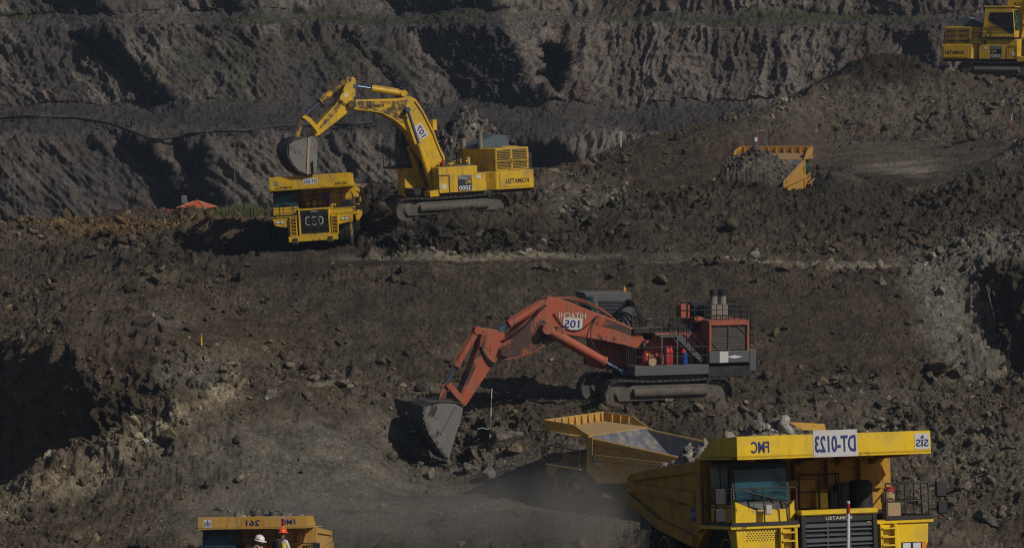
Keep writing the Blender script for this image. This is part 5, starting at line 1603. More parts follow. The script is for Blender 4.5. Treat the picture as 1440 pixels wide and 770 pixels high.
# boom and arm
BW = .68
bp_ = [(769, 420), (775, 417.5), (784, 418.5), (800, 424), (814, 430), (843, 441), (873, 453), (894, 463), (904, 472), (907, 480), (903, 490), (894, 490), (876, 485), (847, 479), (818, 474), (797, 471), (781, 479), (762, 490), (745, 499), (727, 504), (712, 507), (703, 502), (702, 490), (708, 482), (720, 472), (740, 452), (756, 437)]
m = MB(); m.prism(f.poly(bp_, BW), 'y', -BW, BW); boom = m.build('boom', O, root, bevel=.05)
m = MB(); m.prism(f.poly([(704, 489), (722, 473), (742, 452), (754, 443), (768, 452), (776, 471), (760, 488), (744, 497.5), (712, 504)], BW), 'y', -BW - .012, BW + .012); m.build('wear_shade_plate', MT['orange_grimy_shaded'], boom)
m = MB(); m.prism(f.poly([(838, 443), (872, 455), (893, 465), (901, 475), (893, 474), (868, 464), (836, 456)], BW), 'y', -BW - .012, BW + .012); m.build('soot_plate', MT['orange_grimy_shaded'], boom)
ux = Vector((-1, 0, -.06)).normalized(); uy = Vector((-.06, 0, 1)).normalized()
c = f.p3(805.5, 455, BW + .01); nrm_ = ux.cross(uy)
if nrm_.y < 0: nrm_ = -nrm_
pl = plate(c, ux, uy, 1.22, .72).build('number_plate', MT['white'], boom)
text('105', MT['navy'], pl, f.p3(804.5, 455, BW + .022), ux, uy, .48, .95)
text('HITACHI', MT['pale'], boom, f.p3(805, 443.5, BW + .012), ux, uy, .36, 1.72)
AW = .55
m = MB(); m.prism(f.poly([(670, 461.5), (683, 461.5), (700, 464), (710, 467), (709, 482), (703, 502), (690, 518), (672, 545), (655, 571), (648, 571.5), (642, 566), (650, 547), (658, 529), (668, 502), (674, 487), (677, 471)], AW), 'y', -AW, AW)
arm = m.build('arm', MT['orange'], root, bevel=.04)
m = MB(); m.prism(f.poly([(670, 500), (676, 487), (679, 472), (673, 465), (679, 464), (684, 470), (681, 488), (674, 505), (663, 530), (655, 545), (650, 560), (646, 560), (653, 540)], AW), 'y', -AW - .012, AW + .012); m.build('wear_shade_plate', MT['orange_grimy_shaded'], arm)  # dark left edge: the arm's back-side shade laid on as grime colour
pv = f.p3(706, 492, 0); m = MB(); m.cyl((pv.x, -.85, pv.z), (pv.x, .85, pv.z), .32, n=18); m.build('pivot_pin', MT['orange_grimy_shaded'], root, smooth=40)
pv = f.p3(903, 483, 0); m = MB(); m.cyl((pv.x, -1.1, pv.z), (pv.x, 1.1, pv.z), .3, n=16); m.cyl((pv.x, -1.15, pv.z), (pv.x, 1.15, pv.z), .18, n=16); m.build('pivot_pin', MT['slate'], root, smooth=40)
for yv in (-.45, .35):
    hyd(root, f.p3(772, 422, yv), f.p3(704, 462.5, yv), .83, .25, .11, O, 'arm_cylinder')
for yv in (-.45, .40):
    hyd(root, f.p3(671, 464, yv), f.p3(626.5, 540, yv), .66, .22, .10, O, 'bucket_cylinder')
for yv in (1.05, -1.05):
    hyd(root, f.p3(768, 462, yv), f.p3(876, 523, yv), .76, .29, .12, MT['orange'], 'boom_cylinder')
m = MB(); m.cyl(f.p3(768, 462, -1.3), f.p3(768, 462, -1.3) + Vector((0, 2.6, 0)), .3, n=14); m.build('pivot_pin', MT['orange_grimy_shaded'], root, smooth=40)
for yv in (-.66, .62):
    m = MB(); m.prism(f.poly([(622, 540), (627, 536), (632, 540), (627, 556), (622, 570), (614, 567), (619, 553)], yv), 'y', yv - .07, yv + .07); m.build('bucket_link', MT['orange_grimy_shaded'], root)
    m = MB(); m.prism(f.poly([(626, 541), (632, 537), (640, 545), (654, 562), (651, 568), (643, 561)], yv), 'y', yv + .08, yv + .2); m.build('rocker_link', MT['orange'], root)
bs_ = f.poly([(596, 574), (604, 569), (620, 566.5), (640, 567), (651, 574), (648, 590), (642, 607), (631, 645), (615, 629), (602, 609), (596, 590)], 1.45)
bsh = [f.at(a_, b_, 1.45) for a_, b_ in ((652, 570), (640, 566), (620, 565.5), (605, 567.5), (597, 573), (594.5, 584), (597, 597), (604, 612), (616, 631), (630, 646))]
bk = bucket(root, bsh, bs_, 2.95, -.02, MT['steel_dark'], MT['steel'], f.at(630, 645, 1.45), (-.55, -.85))
m = MB()
for k in range(9):
    a_ = f.p3(*[(597, 574), (596, 580), (597, 588), (600, 596), (603, 604), (608, 613), (614, 622), (620, 631), (626, 639)][k], 1.5)
    m = MB(); m.cyl(a_ + Vector((0, -.04, 0)), a_ + Vector((0, .08, 0)), .12, n=7); m.build('wear_block', MT['mud'], bk)
m = MB(); a_, b_ = f.p3(641, 571, 1.5), f.p3(620, 610, 1.5); m.bar(a_, b_, .06, .16, (0, 1, 0)); m.build('side_rib', MT['steel'], bk)
m = MB(); m.prism(f.poly([(616, 563), (640, 562), (652, 570), (648, 577), (622, 573)], .5), 'y', -.55, .55); m.build('bucket_ear', MT['orange_grimy_shaded'], bk)
# hoses: the big bundle behind the boom foot, and loops along the boom
for k in range(7):
    yv = -.5 + k * .17
    hose(root, arc(f.p3(864 + k, 440, yv), f.p3(911 - k * 1.5, 470, yv), (-.35 + .04 * k, 0, 1.0 + .07 * k), 12), .055)
for k in range(5):
    yv = -.4 + k * .2
    hose(root, arc(f.p3(778, 419, yv), f.p3(866, 450, yv), (0, 0, .30 + .12 * (k % 3)), 10), .04, 'hose', 'black' if k % 2 else 'orange')
hose(root, arc(f.p3(779, 440, BW + .08), f.p3(838, 445, BW + .08), (.1, 0, -.95), 12), .035)
hose(root, arc(f.p3(838, 446, BW + .08), f.p3(846, 498, 1.2), (.5, 0, -.1), 10), .035)
hose(root, arc(f.p3(676, 487, AW + .08), f.p3(722, 480, AW + .1), (0, 0, -1.15), 12), .05)
hose(root, arc(f.p3(678, 492, AW + .08), f.p3(712, 490, AW + .1), (0, 0, -1.0), 12), .05)
hose(root, arc(f.p3(706, 478, AW + .1), f.p3(760, 432, BW + .1), (.25, 0, -.55), 12), .05)
hose(root, arc(f.p3(712, 474, AW + .2), f.p3(768, 428, BW + .1), (.2, 0, -.35), 12), .045)
# ------------------------------------------------------------------ finding the ground
_GX, _GY = project(flat)
def ground_at(px_, py_, rad=7):
    m = (np.abs(_GX - px_) < rad) & (np.abs(_GY - py_) < rad)
    i = np.nonzero(m)[0]
    if len(i) == 0:
        return P(px_, py_, 200)
    sc_ = np.hypot(_GX[i] - px_, _GY[i] - py_) + (flat[i, 1] - flat[i, 1].min()) * 0.35
    return Vector(flat[i[np.argmin(sc_)]])


def ico(sub):
    bm = bmesh.new(); bmesh.ops.create_icosphere(bm, subdivisions=sub, radius=1.0)
    v = np.array([p.co[:] for p in bm.verts]); fcs = np.array([[q.index for q in p.verts] for p in bm.faces]); bm.free()
    return v, fcs


def rock_shape(v, rng, cuts=9, rough=0.0):
    v = v.copy()
    for _ in range(cuts):
        n = rng.normal(size=3); n /= np.linalg.norm(n)
        lim = rng.uniform(0.22, 0.62)
        d = v @ n
        v -= np.maximum(0, d - lim)[:, None] * n
    if rough:
        v *= (1 + rough * fbm(v * 3 + rng.uniform(0, 50), 1.0, 3, .6, int(rng.integers(0, 999))))[:, None]
    return v * rng.uniform(0.75, 1.45, 3)


V1, F1 = ico(2); V2, F2 = ico(4); V0, F0 = ico(1)
TPL = [rock_shape(V0, RNG, 6) * np.array([1.1, 1.0, .75]) for _ in range(24)]
TPL2 = [rock_shape(V1, RNG, 8, .05) * np.array([1.15, 1.0, .75]) for _ in range(16)]

# ------------------------------------------------------------------ loose stones strewn over all slopes
vis = np.nonzero((_GX > -60) & (_GX < 1500) & (_GY > 60) & (_GY < 800) & (flat[:, 1] > 160))[0]
clus = sst(fbm(flat[vis], 4.0, 3, .6, 501), -.35, .45)
wt = (0.16 + rough[vis] ** 1.2 * (0.3 + 1.3 * clus ** 2))
gy_ = _GY[vis]; gx_ = _GX[vis]
wt = wt * (1 + 1.6 * np.exp(-((gx_ - 1330) / 170) ** 2 - ((gy_ - 640) / 90) ** 2) + 1.0 * np.exp(-((gx_ - 640) / 120) ** 2 - ((gy_ - 640) / 50) ** 2) + 2.2 * np.exp(-((gx_ - 600) / 140) ** 2 - ((gy_ - 332) / 24) ** 2) + 1.3 * np.exp(-((gx_ - 170) / 160) ** 2 - ((gy_ - 600) / 50) ** 2) + 1.2 * np.exp(-((gx_ - 170) / 200) ** 2 - ((gy_ - 340) / 40) ** 2) + 1.5 * np.exp(-((gx_ - 820) / 70) ** 2 - ((gy_ - 285) / 30) ** 2))
wt *= np.where((gx_ > 1040) & (gx_ < 1440) & (gy_ > 190) & (gy_ < 262), .35, 1)
for s in SPOT.values():
    loc = (flat[vis] - np.array(s['loc'])) @ np.array(rotm(s['rot']))
    ax, ay = (0, 1) if s['hl'] < 4 else (1, 0)
    wt[(np.abs(loc[:, ax]) < s['hl'] + .8) & (np.abs(loc[:, ay]) < s['hw'] + .2) & (np.abs(loc[:, 2]) < 3)] = 0
NR = 42000
pick = RNG.choice(vis, NR, replace=True, p=wt / wt.sum())
size = 0.050 * (1 - RNG.random(NR)) ** (-1 / 2.15); size = np.minimum(size, 0.46)
size *= 1 + 0.25 * (flat[pick, 1] > 215)
KS = RNG.choice([.75, 1.1, 1.5, 2.0, 2.8], p=[.2, .28, .26, .18, .08], size=NR)
ANG = RNG.uniform(0, 6.28, (NR, 3))
allv = []; allf = []; allc = []; base = 0
for i in range(NR):
    big = size[i] > .22
    t = TPL2[i % 16] if big else TPL[i % 24]
    fc = F1 if big else F0
    Rm = np.array(Euler(tuple(ANG[i])).to_matrix())
    allv.append(t @ Rm.T * size[i] * np.array([1, 1, .8]) + flat[pick[i]] + np.array([0, 0, size[i] * .35]))
    allf.append(fc + base); base += len(t)
    k = KS[i]
    allc.append(np.tile(np.minimum(col_ground[pick[i]] * k * np.array([1.0, .985, .95]), .36), (len(t), 1)))
def tri_mesh(name, v, fcs, c, mat):
    me = bpy.data.meshes.new(name)
    n = len(fcs)
    me.vertices.add(len(v)); me.vertices.foreach_set('co', v.reshape(-1).astype(np.float32))
    me.loops.add(n * 3); me.polygons.add(n)
    me.loops.foreach_set('vertex_index', fcs.reshape(-1).astype(np.int32))
    me.polygons.foreach_set('loop_start', np.arange(0, n * 3, 3, dtype=np.int32))
    me.update(calc_edges=True)
    if c is not None:
        at = me.attributes.new('soil', 'FLOAT_COLOR', 'POINT')
        at.data.foreach_set('color', np.concatenate([c, np.ones((len(c), 1))], 1).astype(np.float32).reshape(-1))
    me.materials.append(mat)
    o = bpy.data.objects.new(name, me); COL.objects.link(o)
    return o
rub = tri_mesh('rubble', np.concatenate(allv), np.concatenate(allf), np.concatenate(allc), soil)
rub['kind'] = 'stuff'



def rocky(name, X, c, nrock, seed, rsz, mat=None):
    """one heap: its surface and the stones lying in it"""
    n0, n1 = X.shape[:2]
    p = X.reshape(-1, 3)
    r_, c_ = np.meshgrid(np.arange(n0 - 1), np.arange(n1 - 1), indexing='ij'); a = (r_ * n1 + c_).reshape(-1)
    tris = np.concatenate([np.stack([a, a + 1, a + n1 + 1], 1), np.stack([a, a + n1 + 1, a + n1], 1)])
    rng = np.random.default_rng(seed + 1000)
    vs = [p]; fs = [tris]; cs = [c]; b = len(p)
    inner = np.arange(n0 * n1).reshape(n0, n1)[6:-6, 6:-6].reshape(-1)
    for k in range(nrock):
        i = rng.choice(inner); s = min(rsz * (1 - rng.random()) ** (-1 / 1.9), rsz * 4.5)
        t = TPL2[k % 16] if s > .2 else TPL[k % 24]; fc = F1 if s > .2 else F0
        Rm = np.array(Euler(tuple(rng.uniform(0, 6.28, 3))).to_matrix())
        vs.append(t @ Rm.T * s + p[i] + np.array([0, 0, s * .2])); fs.append(fc + b); b += len(t)
        cs.append(np.tile(np.minimum(c[i] * rng.choice([.5, .8, 1.1, 1.5, 1.9]), .4), (len(t), 1)))
    return tri_mesh(name, np.concatenate(vs), np.concatenate(fs), np.concatenate(cs), mat or soil)

def boulder(px_, py_, r, tone, label, squash=.75, sink=.25, name='boulder', group=None):
    g = ground_at(px_, py_)
    rng = np.random.default_rng(int(px_ * 7 + py_))
    v = rock_shape(V2, rng, 13, .10)
    v = v * np.array([1, 1, squash])
    w_ = fbm(v * 2.0 + px_, 1.0, 4, .6, 9)
    c = np.array(tone)[None, :] * (.75 + .5 * sst(w_, -.5, .5))[:, None]
    o = tri_mesh(name, v * r, F2, c, soil)
    o.location = g + Vector((0, 0, r * squash * (.55 - sink)))
    tag(o, label, 'boulder', group)
    return o


GRY = (.17, .155, .135); DRK = (.06, .053, .047); PAL = (.25, .225, .195); TAN = (.20, .15, .10)
boulder(205, 458, .95, DRK, 'big dark boulder on the left terrace, largest beside the yellow stake')
boulder(226, 462, .62, DRK, 'dark boulder close beside the biggest one on the left terrace')
boulder(268, 466, .75, DRK, 'dark lumpy boulder just left of the yellow stake')
boulder(172, 368, .8, DRK, 'grey-brown boulder high on the left slope under the crest')
boulder(762, 346, .85, GRY, 'pale boulder at the foot of the mud bank beside the upper haul road')
boulder(1318, 520, 1.0, (.12, .10, .08), 'brown boulder at the foot of the pale slide on the right')
boulder(1345, 530, .85, (.13, .11, .09), 'squat brown boulder touching the foot of the pale slide')
boulder(1322, 413, .7, PAL, 'pale boulder stuck midway on the grey slide near the cut')
boulder(1240, 398, .55, PAL, 'small pale slab on the brown slope under the road end')
boulder(672, 636, 1.15, (.15, .13, .105), 'large brown block beside the orange excavator bucket')
boulder(706, 622, 1.05, (.16, .14, .11), 'jagged tan block right below the white survey stick')
boulder(690, 668, .8, GRY, 'low grey block in front of the pile beside the bucket')
boulder(655, 664, .7, GRY, 'grey block on the pit floor below the bucket tip')
boulder(728, 632, .6, TAN, 'tan block at the end of the pile, nearest the empty truck')
boulder(375, 556, .7, GRY, 'grey boulder at the top of the smooth grey floor on the left')
boulder(240, 610, .7, (.20, .16, .11), 'ochre-stained boulder on the left ridge crest')
boulder(1390, 735, .9, GRY, 'grey boulder on the slope by the right edge, near the loaded truck')
boulder(1365, 610, .6, PAL, 'pale flat stone on the rubble slope above the loaded truck')
boulder(510, 268, .85, TAN, 'tan boulder on the dark mound left of the yellow excavator')


# ------------------------------------------------------------------ the heap of dark rock behind the yellow excavator
def heap(px_, py_, D, rx, ry, hgt, tone, label, seed, n=150, amp=.42, lean=0.0):
    loc = P(px_, py_, D)
    def zf(A, B):
        q = np.sqrt(((A - lean * 0) / rx) ** 2 + (B / ry) ** 2)
        return hgt * np.maximum(0, 1 - q ** 1.25) ** .8 * 1.0 - .6 * (q > 1)
    X = heap_mesh(None, None, -rx, rx, -ry, ry, -1.2, zf, n, amp, seed)
    fp = X.reshape(-1, 3)
    w_ = fbm(fp, 1.4, 4, .6, seed + 40)
    c = np.array(tone)[None, :] * (.6 + .9 * sst(w_, -.45, .5))[:, None]
    o = rocky('dirt_heap', X, c, 600, seed, .10); o.location = loc
    tag(o, label, 'dirt heap')
    return o
heap(663, 262, 244.5, 4.6, 3.4, 5.5, (.12, .106, .092), 'tall heap of dark broken rock rising behind the yellow excavator marked 107', 71)

def dirt_load(key, label, hz, peak=(0, 1.0), seed=0, tone=(.15, .135, .115), rocks=420, rsz=.06):
    s = SPOT[key]
    def zf(A, B):
        q = np.sqrt((np.abs(A - peak[0]) / 2.75) ** 2.2 + (np.abs(B - peak[1]) / 4.3) ** 2)
        bed = np.interp(B, [-3.6, -1.3, -.4, 2.5, 5.8], [2.9, 2.6, 2.2, 2.55, 3.45])
        h = np.maximum(3.95 + hz * (1 - q ** 1.15), bed)
        return np.minimum(h, 4.05 + (B + 1.3) * 1.3)
    X = heap_mesh(None, None, -2.58, 2.58, -1.26, 5.3, 2.2, zf, 120, .20, seed)
    flatp = X.reshape(-1, 3)
    w_ = fbm(flatp, 1.2, 4, .6, seed + 40)
    c = np.array(tone)[None, :] * (0.75 + 0.5 * sst(w_, -.5, .5))[:, None]
    o = rocky('dirt_load', X, c, rocks, seed, rsz)
    o.location = s['loc']; o.rotation_euler = s['rot']
    tag(o, label, 'dirt load')
    return o

dirt_load('dt', 'pale grey broken rock heaped in the bed of the truck marked DT-0123', 1.15, (0, .9), 3, (.24, .215, .19))
dirt_load('rear', 'large grey dirt heap filling the bed of the truck seen from behind', 1.75, (.3, 2.2), 13, (.115, .10, .082))
dirt_load('t033', 'dark rocks in the bed of the truck numbered 033', .75, (0, 1.2), 23, (.05, .045, .04))
dirt_load('t261', 'small pale heap showing over the canopy of the truck numbered 261', 1.05, (0, .8), 33, (.17, .15, .13))

# ------------------------------------------------------------------ stakes and poles
def pole(px_, py0, py1, r, segs, label, name='survey_pole', cat='survey pole', D=None, lean=0.0, group=None):
    """segs: list of (fraction end, material)"""
    b = ground_at(px_, py0) if D is None else P(px_, py0, D)
    top = P(px_ + lean, py1, b.y)
    h = top.z - b.z
    root = empty(name, b); tag(root, label, cat, group)
    t0 = -.06
    for t1, mt in segs:
        m = MB(); m.cyl(Vector((0, 0, 0)).lerp(Vector((top.x - b.x, 0, h)), t0), Vector((0, 0, 0)).lerp(Vector((top.x - b.x, 0, h)), t1), r, n=10)
        m.build('pole_section', MT[mt], root, smooth=40); t0 = t1
    return root
pole(283, 487, 469, .055, [(.7, 'signyellow'), (1, 'amber')], 'short yellow survey stake on the left terrace edge', 'survey_stake', 'survey stake')
pole(872.5, 206, 179, .05, [(.4, 'lamp'), (.8, 'white'), (1, 'blue_grey')], 'white survey pole standing on the brown dump slope')
pole(330, 292, 196, .035, [(1, 'steel')], 'thin tall grey pole in the grass left of the truck numbered 033')
r_ = pole(689.5, 612, 546, .035, [(.2, 'white'), (.4, 'steel'), (.6, 'white'), (.8, 'steel'), (1, 'white')], 'white banded survey stick standing on the rock pile by the bucket', lean=2)
m = MB(); m.tube([(-.75, -.1, .42), (-.5, -.1, .5), (-.2, -.08, .42), (.1, -.06, .46)], .025, 5); m.build('tape', MT['white'], r_)
pole(1421, 183, 160, .04, [(.6, 'orange'), (1, 'white')], 'orange and white stake on the dark clod by the right edge', 'survey_stake', 'survey stake', lean=2)
pole(285.5, 477, 470, .04, [(1, 'amber')], 'tiny amber peg leaning beside the yellow stake', 'survey_stake', 'survey stake') if False else None

# red and white safety poles near the viewer
def safety_pole(px_, pytop, D, bands, label):
    top = P(px_, pytop, D); zb = -15.45
    root = empty('marker_pole', (top.x, D, zb)); tag(root, label, 'marker pole', 'red and white marker poles')
    z0 = 0; h = top.z - zb
    for zz, mt in bands:
        z1_ = h if zz is None else h - zz
        m = MB(); m.cyl((0, 0, z0), (0, 0, z1_), .045, n=14); m.build('pole_section', MT[mt], root, smooth=40); z0 = z1_
    return root
safety_pole(1193, 704, 82, [(1.9, 'white'), (.32, 'lamp'), (.06, 'red'), (None, 'white')], 'white marker pole with a red band on top, in front of the DT-0123 grille')
safety_pole(398, 727, 103, [(.62, 'white'), (.28, 'lamp'), (.02, 'red'), (None, 'white')], 'red-topped white marker pole behind the orange-helmeted surveyor')

# ------------------------------------------------------------------ the little red-roofed hut
c = P(277, 320, 262); s_ = F / 262
root = empty('hut', c, (0, 0, R_(-14))); tag(root, 'small open hut with a red pyramid roof peeping over the crest', 'hut')
hw = 1.02
for sx in (-1, 1):
    for sy in (-1, 1):
        m = MB(); m.box(sx * hw - .07, sx * hw + .07, sy * hw - .07, sy * hw + .07, 0, 1.72); m.build('post', MT['red_roof'], root)
m = MB(); m.box(-hw, hw, -.1 + hw, hw, 0, 1.68); m.build('back_wall', MT['chassis'], root)
m = MB(); m.box(-hw + .08, hw - .08, -hw + .02, -hw + .06, 0, 1.5); m.build('front_screen', MT['signdark'], root)
m = MB(); e = 1.30
m.add([(-e, -e, 1.66), (e, -e, 1.66), (e, e, 1.66), (-e, e, 1.66), (-.18, -.18, 2.16), (.18, -.18, 2.16), (.18, .18, 2.16), (-.18, .18, 2.16)],
      [(3, 2, 1, 0), (4, 5, 6, 7), (0, 1, 5, 4), (1, 2, 6, 5), (2, 3, 7, 6), (3, 0, 4, 7)])
rf = m.build('roof', MT['red_roof'], root, bevel=.02)
m = MB()
for sx, sy in ((-1, -1), (1, -1), (1, 1), (-1, 1)):
    m.bar((sx * e, sy * e, 1.69), (sx * .16, sy * .16, 2.19), .07, .05)
m.build('ridge', MT['tan'], rf)
m = MB(); m.add([(-.2, -.24, 2.17), (.2, -.24, 2.17), (.2, .24, 2.17), (-.2, .24, 2.17), (0, 0, 2.3)], [(0, 1, 4), (1, 2, 4), (2, 3, 4), (3, 0, 4), (3, 2, 1, 0)]); m.build('roof_cap', MT['red_roof'], rf)
c = P(248, 322, 261)
root = empty('skip_bin', c, (0, 0, R_(8))); tag(root, 'orange-red steel skip beside the red-roofed hut', 'skip')
m = MB(); m.hexa([(-.75, -.5, 0), (.95, -.5, 0), (.95, .5, 0), (-.75, .5, 0), (-.7, -.6, 1.55), (1.0, -.6, 1.55), (1.0, .6, 1.55), (-.7, .6, 1.55)]); m.build('tub', MT['red_roof'], root, bevel=.03)
m = MB(); m.box(-.78, 1.06, -.66, -.58, 1.48, 1.6); m.box(-.78, 1.06, .58, .66, 1.48, 1.6); m.box(1.0, 1.07, -.6, .6, 1.48, 1.6); m.box(-.79, -.72, -.6, .6, 1.48, 1.6); m.build('rim', MT['red_roof'], root)
c = P(264, 324, 264)
root = empty('board_post', c); tag(root, 'grey rounded board on a thin post above the orange-red skip', 'sign board')
m = MB(); m.cyl((0, 0, 0), (0, 0, 2.35), .04, n=8); m.build('post', MT['tan'], root)
m = MB(); m.prism([(-.5, 2.25), (-.06, 2.2), (0, 2.32), (-.08, 2.85), (-.2, 2.92), (-.46, 2.9), (-.52, 2.8)], 'y', -.05, .05); m.build('board', MT['steel'], root, bevel=.02)

# ------------------------------------------------------------------ grass on the crest
gm, nt, b = new_mat('green_grass')
nn = noise(nt, objco(nt), 3.0, 3)
nt.links.new(mixrgb(nt, (.045, .065, .014), (.12, .12, .035), nn), b.inputs['Base Color']); b.inputs['Roughness'].default_value = .7
m = MB(); rr = random.Random(4)
sel = np.nonzero((_GX > 297) & (_GX < 392) & (_GY > 290) & (_GY < 306) & (flat[:, 1] > 236) & (flat[:, 1] < 258))[0]
sel2 = np.nonzero((_GX > 60) & (_GX < 250) & (_GY > 303) & (_GY < 312) & (flat[:, 1] > 236) & (flat[:, 1] < 250))[0]
for k in range(3600):
    i = sel[rr.randrange(len(sel))] if k < 3350 else sel2[rr.randrange(len(sel2))]
    g = Vector(flat[i]); h = (.22 + .55 * rr.random() ** 2) * (.55 + .8 * max(0, math.sin((_GX[i] - 290) / 100 * math.pi)) if k < 3350 else .5)
    a = rr.random() * 6.28; l = rr.random() * .35; w_ = .018 + .02 * rr.random()
    dx, dy = math.cos(a), math.sin(a)
    p = g + Vector((rr.uniform(-.1, .1), rr.uniform(-.1, .1), -.05))
    m.add([p + Vector((-dy * w_, dx * w_, 0)), p + Vector((dy * w_, -dx * w_, 0)), p + Vector((dx * l * h * .5 + dy * w_ * .7, dy * l * h * .5 - dx * w_ * .7, h * .6)),
           p + Vector((dx * l * h * .5 - dy * w_ * .7, dy * l * h * .5 + dx * w_ * .7, h * .6)), p + Vector((dx * l * h, dy * l * h, h))], [(0, 1, 2, 3), (3, 2, 4)])
g_ = m.build('grass', gm, None, flip=False); g_['kind'] = 'stuff'

# ------------------------------------------------------------------ black pipe along the rock wall's bench
_WX, _WY = project(W_FLAT)
def wall_at(px_, py_):
    d2 = (_WX - px_) ** 2 + ((_WY - py_) * 1.5) ** 2 + np.where(W_FLAT[:, 1] > 392, 1e5, 0)
    i = np.argpartition(d2, 12)[:12]
    return Vector(W_FLAT[i[np.argmin(W_FLAT[i, 1])]]) + Vector((0, -.35, .15))
pp = [(-60, 171), (0, 167), (50, 164), (100, 165), (150, 173), (185, 186), (205, 195), (230, 196), (253, 193), (275, 189), (296, 187), (340, 183), (390, 179), (440, 177), (490, 175), (530, 173)]
key = [wall_at(*q) for q in pp]
pts = []
for i in range(len(key) - 1):
    for t in (0, .25, .5, .75):
        p0, p1, p2, p3 = key[max(i - 1, 0)], key[i], key[i + 1], key[min(i + 2, len(key) - 1)]
        pts.append(.5 * ((2 * p1) + (p2 - p0) * t + (2 * p0 - 5 * p1 + 4 * p2 - p3) * t * t + (3 * p1 - p0 - 3 * p2 + p3) * t ** 3))
m = MB(); m.tube(pts, .16, 8)
tag(m.build('drain_pipe', MT['black'], None, smooth=60), 'long sagging black pipe along the bench of the rock wall', 'pipe')

# ------------------------------------------------------------------ the little pipe frame past the heaped truck
c = P(1071, 232, 256)
root = empty('pipe_frame', c, (0, 0, R_(10))); tag(root, 'small pale pipe frame standing just past the heaped truck, seen above its dirt', 'pipe frame')
for sx in (-.42, .42):
    m = MB(); m.cyl((sx, 0, 0), (sx, 0, 2.75), .045, n=8); m.build('post', MT['steel'], root)
m = MB(); m.cyl((-.42, 0, 2.72), (.42, 0, 2.72), .04, n=8); m.build('crossbar', MT['steel'], root)
m = MB(); m.box(-.62, -.36, -.06, .06, 1.85, 2.2); m.build('board', MT['white'], root, bevel=.03)
m = MB(); m.box(.1, .36, -.06, .06, 1.6, 1.95); m.build('board', MT['blue_grey'], root, bevel=.03)
m = MB(); m.cyl((-.28, -.05, 1.7), (-.28, -.05, 2.6), .035, n=8); m.build('red_bar', MT['red'], root)
# ------------------------------------------------------------------ the two surveyors
def skin_mesh(name, joints, bones, mat, parent, root_j, sub=2):
    names = list(joints)
    me = bpy.data.meshes.new(name)
    me.from_pydata([joints[n][0] for n in names], [(names.index(a), names.index(b)) for a, b in bones], [])
    o = bpy.data.objects.new(name + '_tmp', me); COL.objects.link(o)
    md = o.modifiers.new('skin', 'SKIN'); md.use_smooth_shade = True
    sv = me.skin_vertices[0].data
    for i, n in enumerate(names):
        r = joints[n][1]; sv[i].radius = r if isinstance(r, tuple) else (r, r)
        sv[i].use_root = (n == root_j)
    ss = o.modifiers.new('sub', 'SUBSURF'); ss.levels = sub; ss.render_levels = sub
    dg = bpy.context.evaluated_depsgraph_get(); dg.update()
    m2 = bpy.data.meshes.new_from_object(o.evaluated_get(dg))
    bpy.data.objects.remove(o)
    m2.name = name
    m2.materials.clear(); m2.materials.append(mat)
    m2.polygons.foreach_set('use_smooth', [True] * len(m2.polygons))
    r = bpy.data.objects.new(name, m2); COL.objects.link(r)
    if parent is not None: r.parent = parent
    return r


MT['skin'] = plain('brown_skin', (.20, .10, .06), .55, 0, .15)
MT['hair'] = plain('black_hair', (.012, .010, .009), .6)
MT['vest'] = plain('orange_vest', (.85, .16, .015), .7, 0, .15)
MT['vest_yellow'] = plain('yellow_reflective', (.85, .62, .03), .6, 0, .12)
MT['vest_sleeve'] = plain('pale_orange_shirt', (.70, .30, .10), .8, 0, .15)
MT['tape'] = plain('silver_tape', (.55, .55, .60), .45)
MT['cream'] = plain('cream_shirt', (.62, .60, .55), .8, 0, .12)
MT['navycloth'] = plain('navy_trousers', (.02, .025, .05), .85)
MT['boot'] = plain('black_boots', (.012, .011, .010), .6)
MT['helmet_white'] = plain('white_helmet_shell', (.78, .79, .80), .3, 0, .05)
MT['helmet_orange'] = plain('orange_helmet_shell', (.75, .09, .015), .3, 0, .06)
MT['pack'] = plain('black_pack_cloth', (.016, .016, .019), .75, 0, .4)


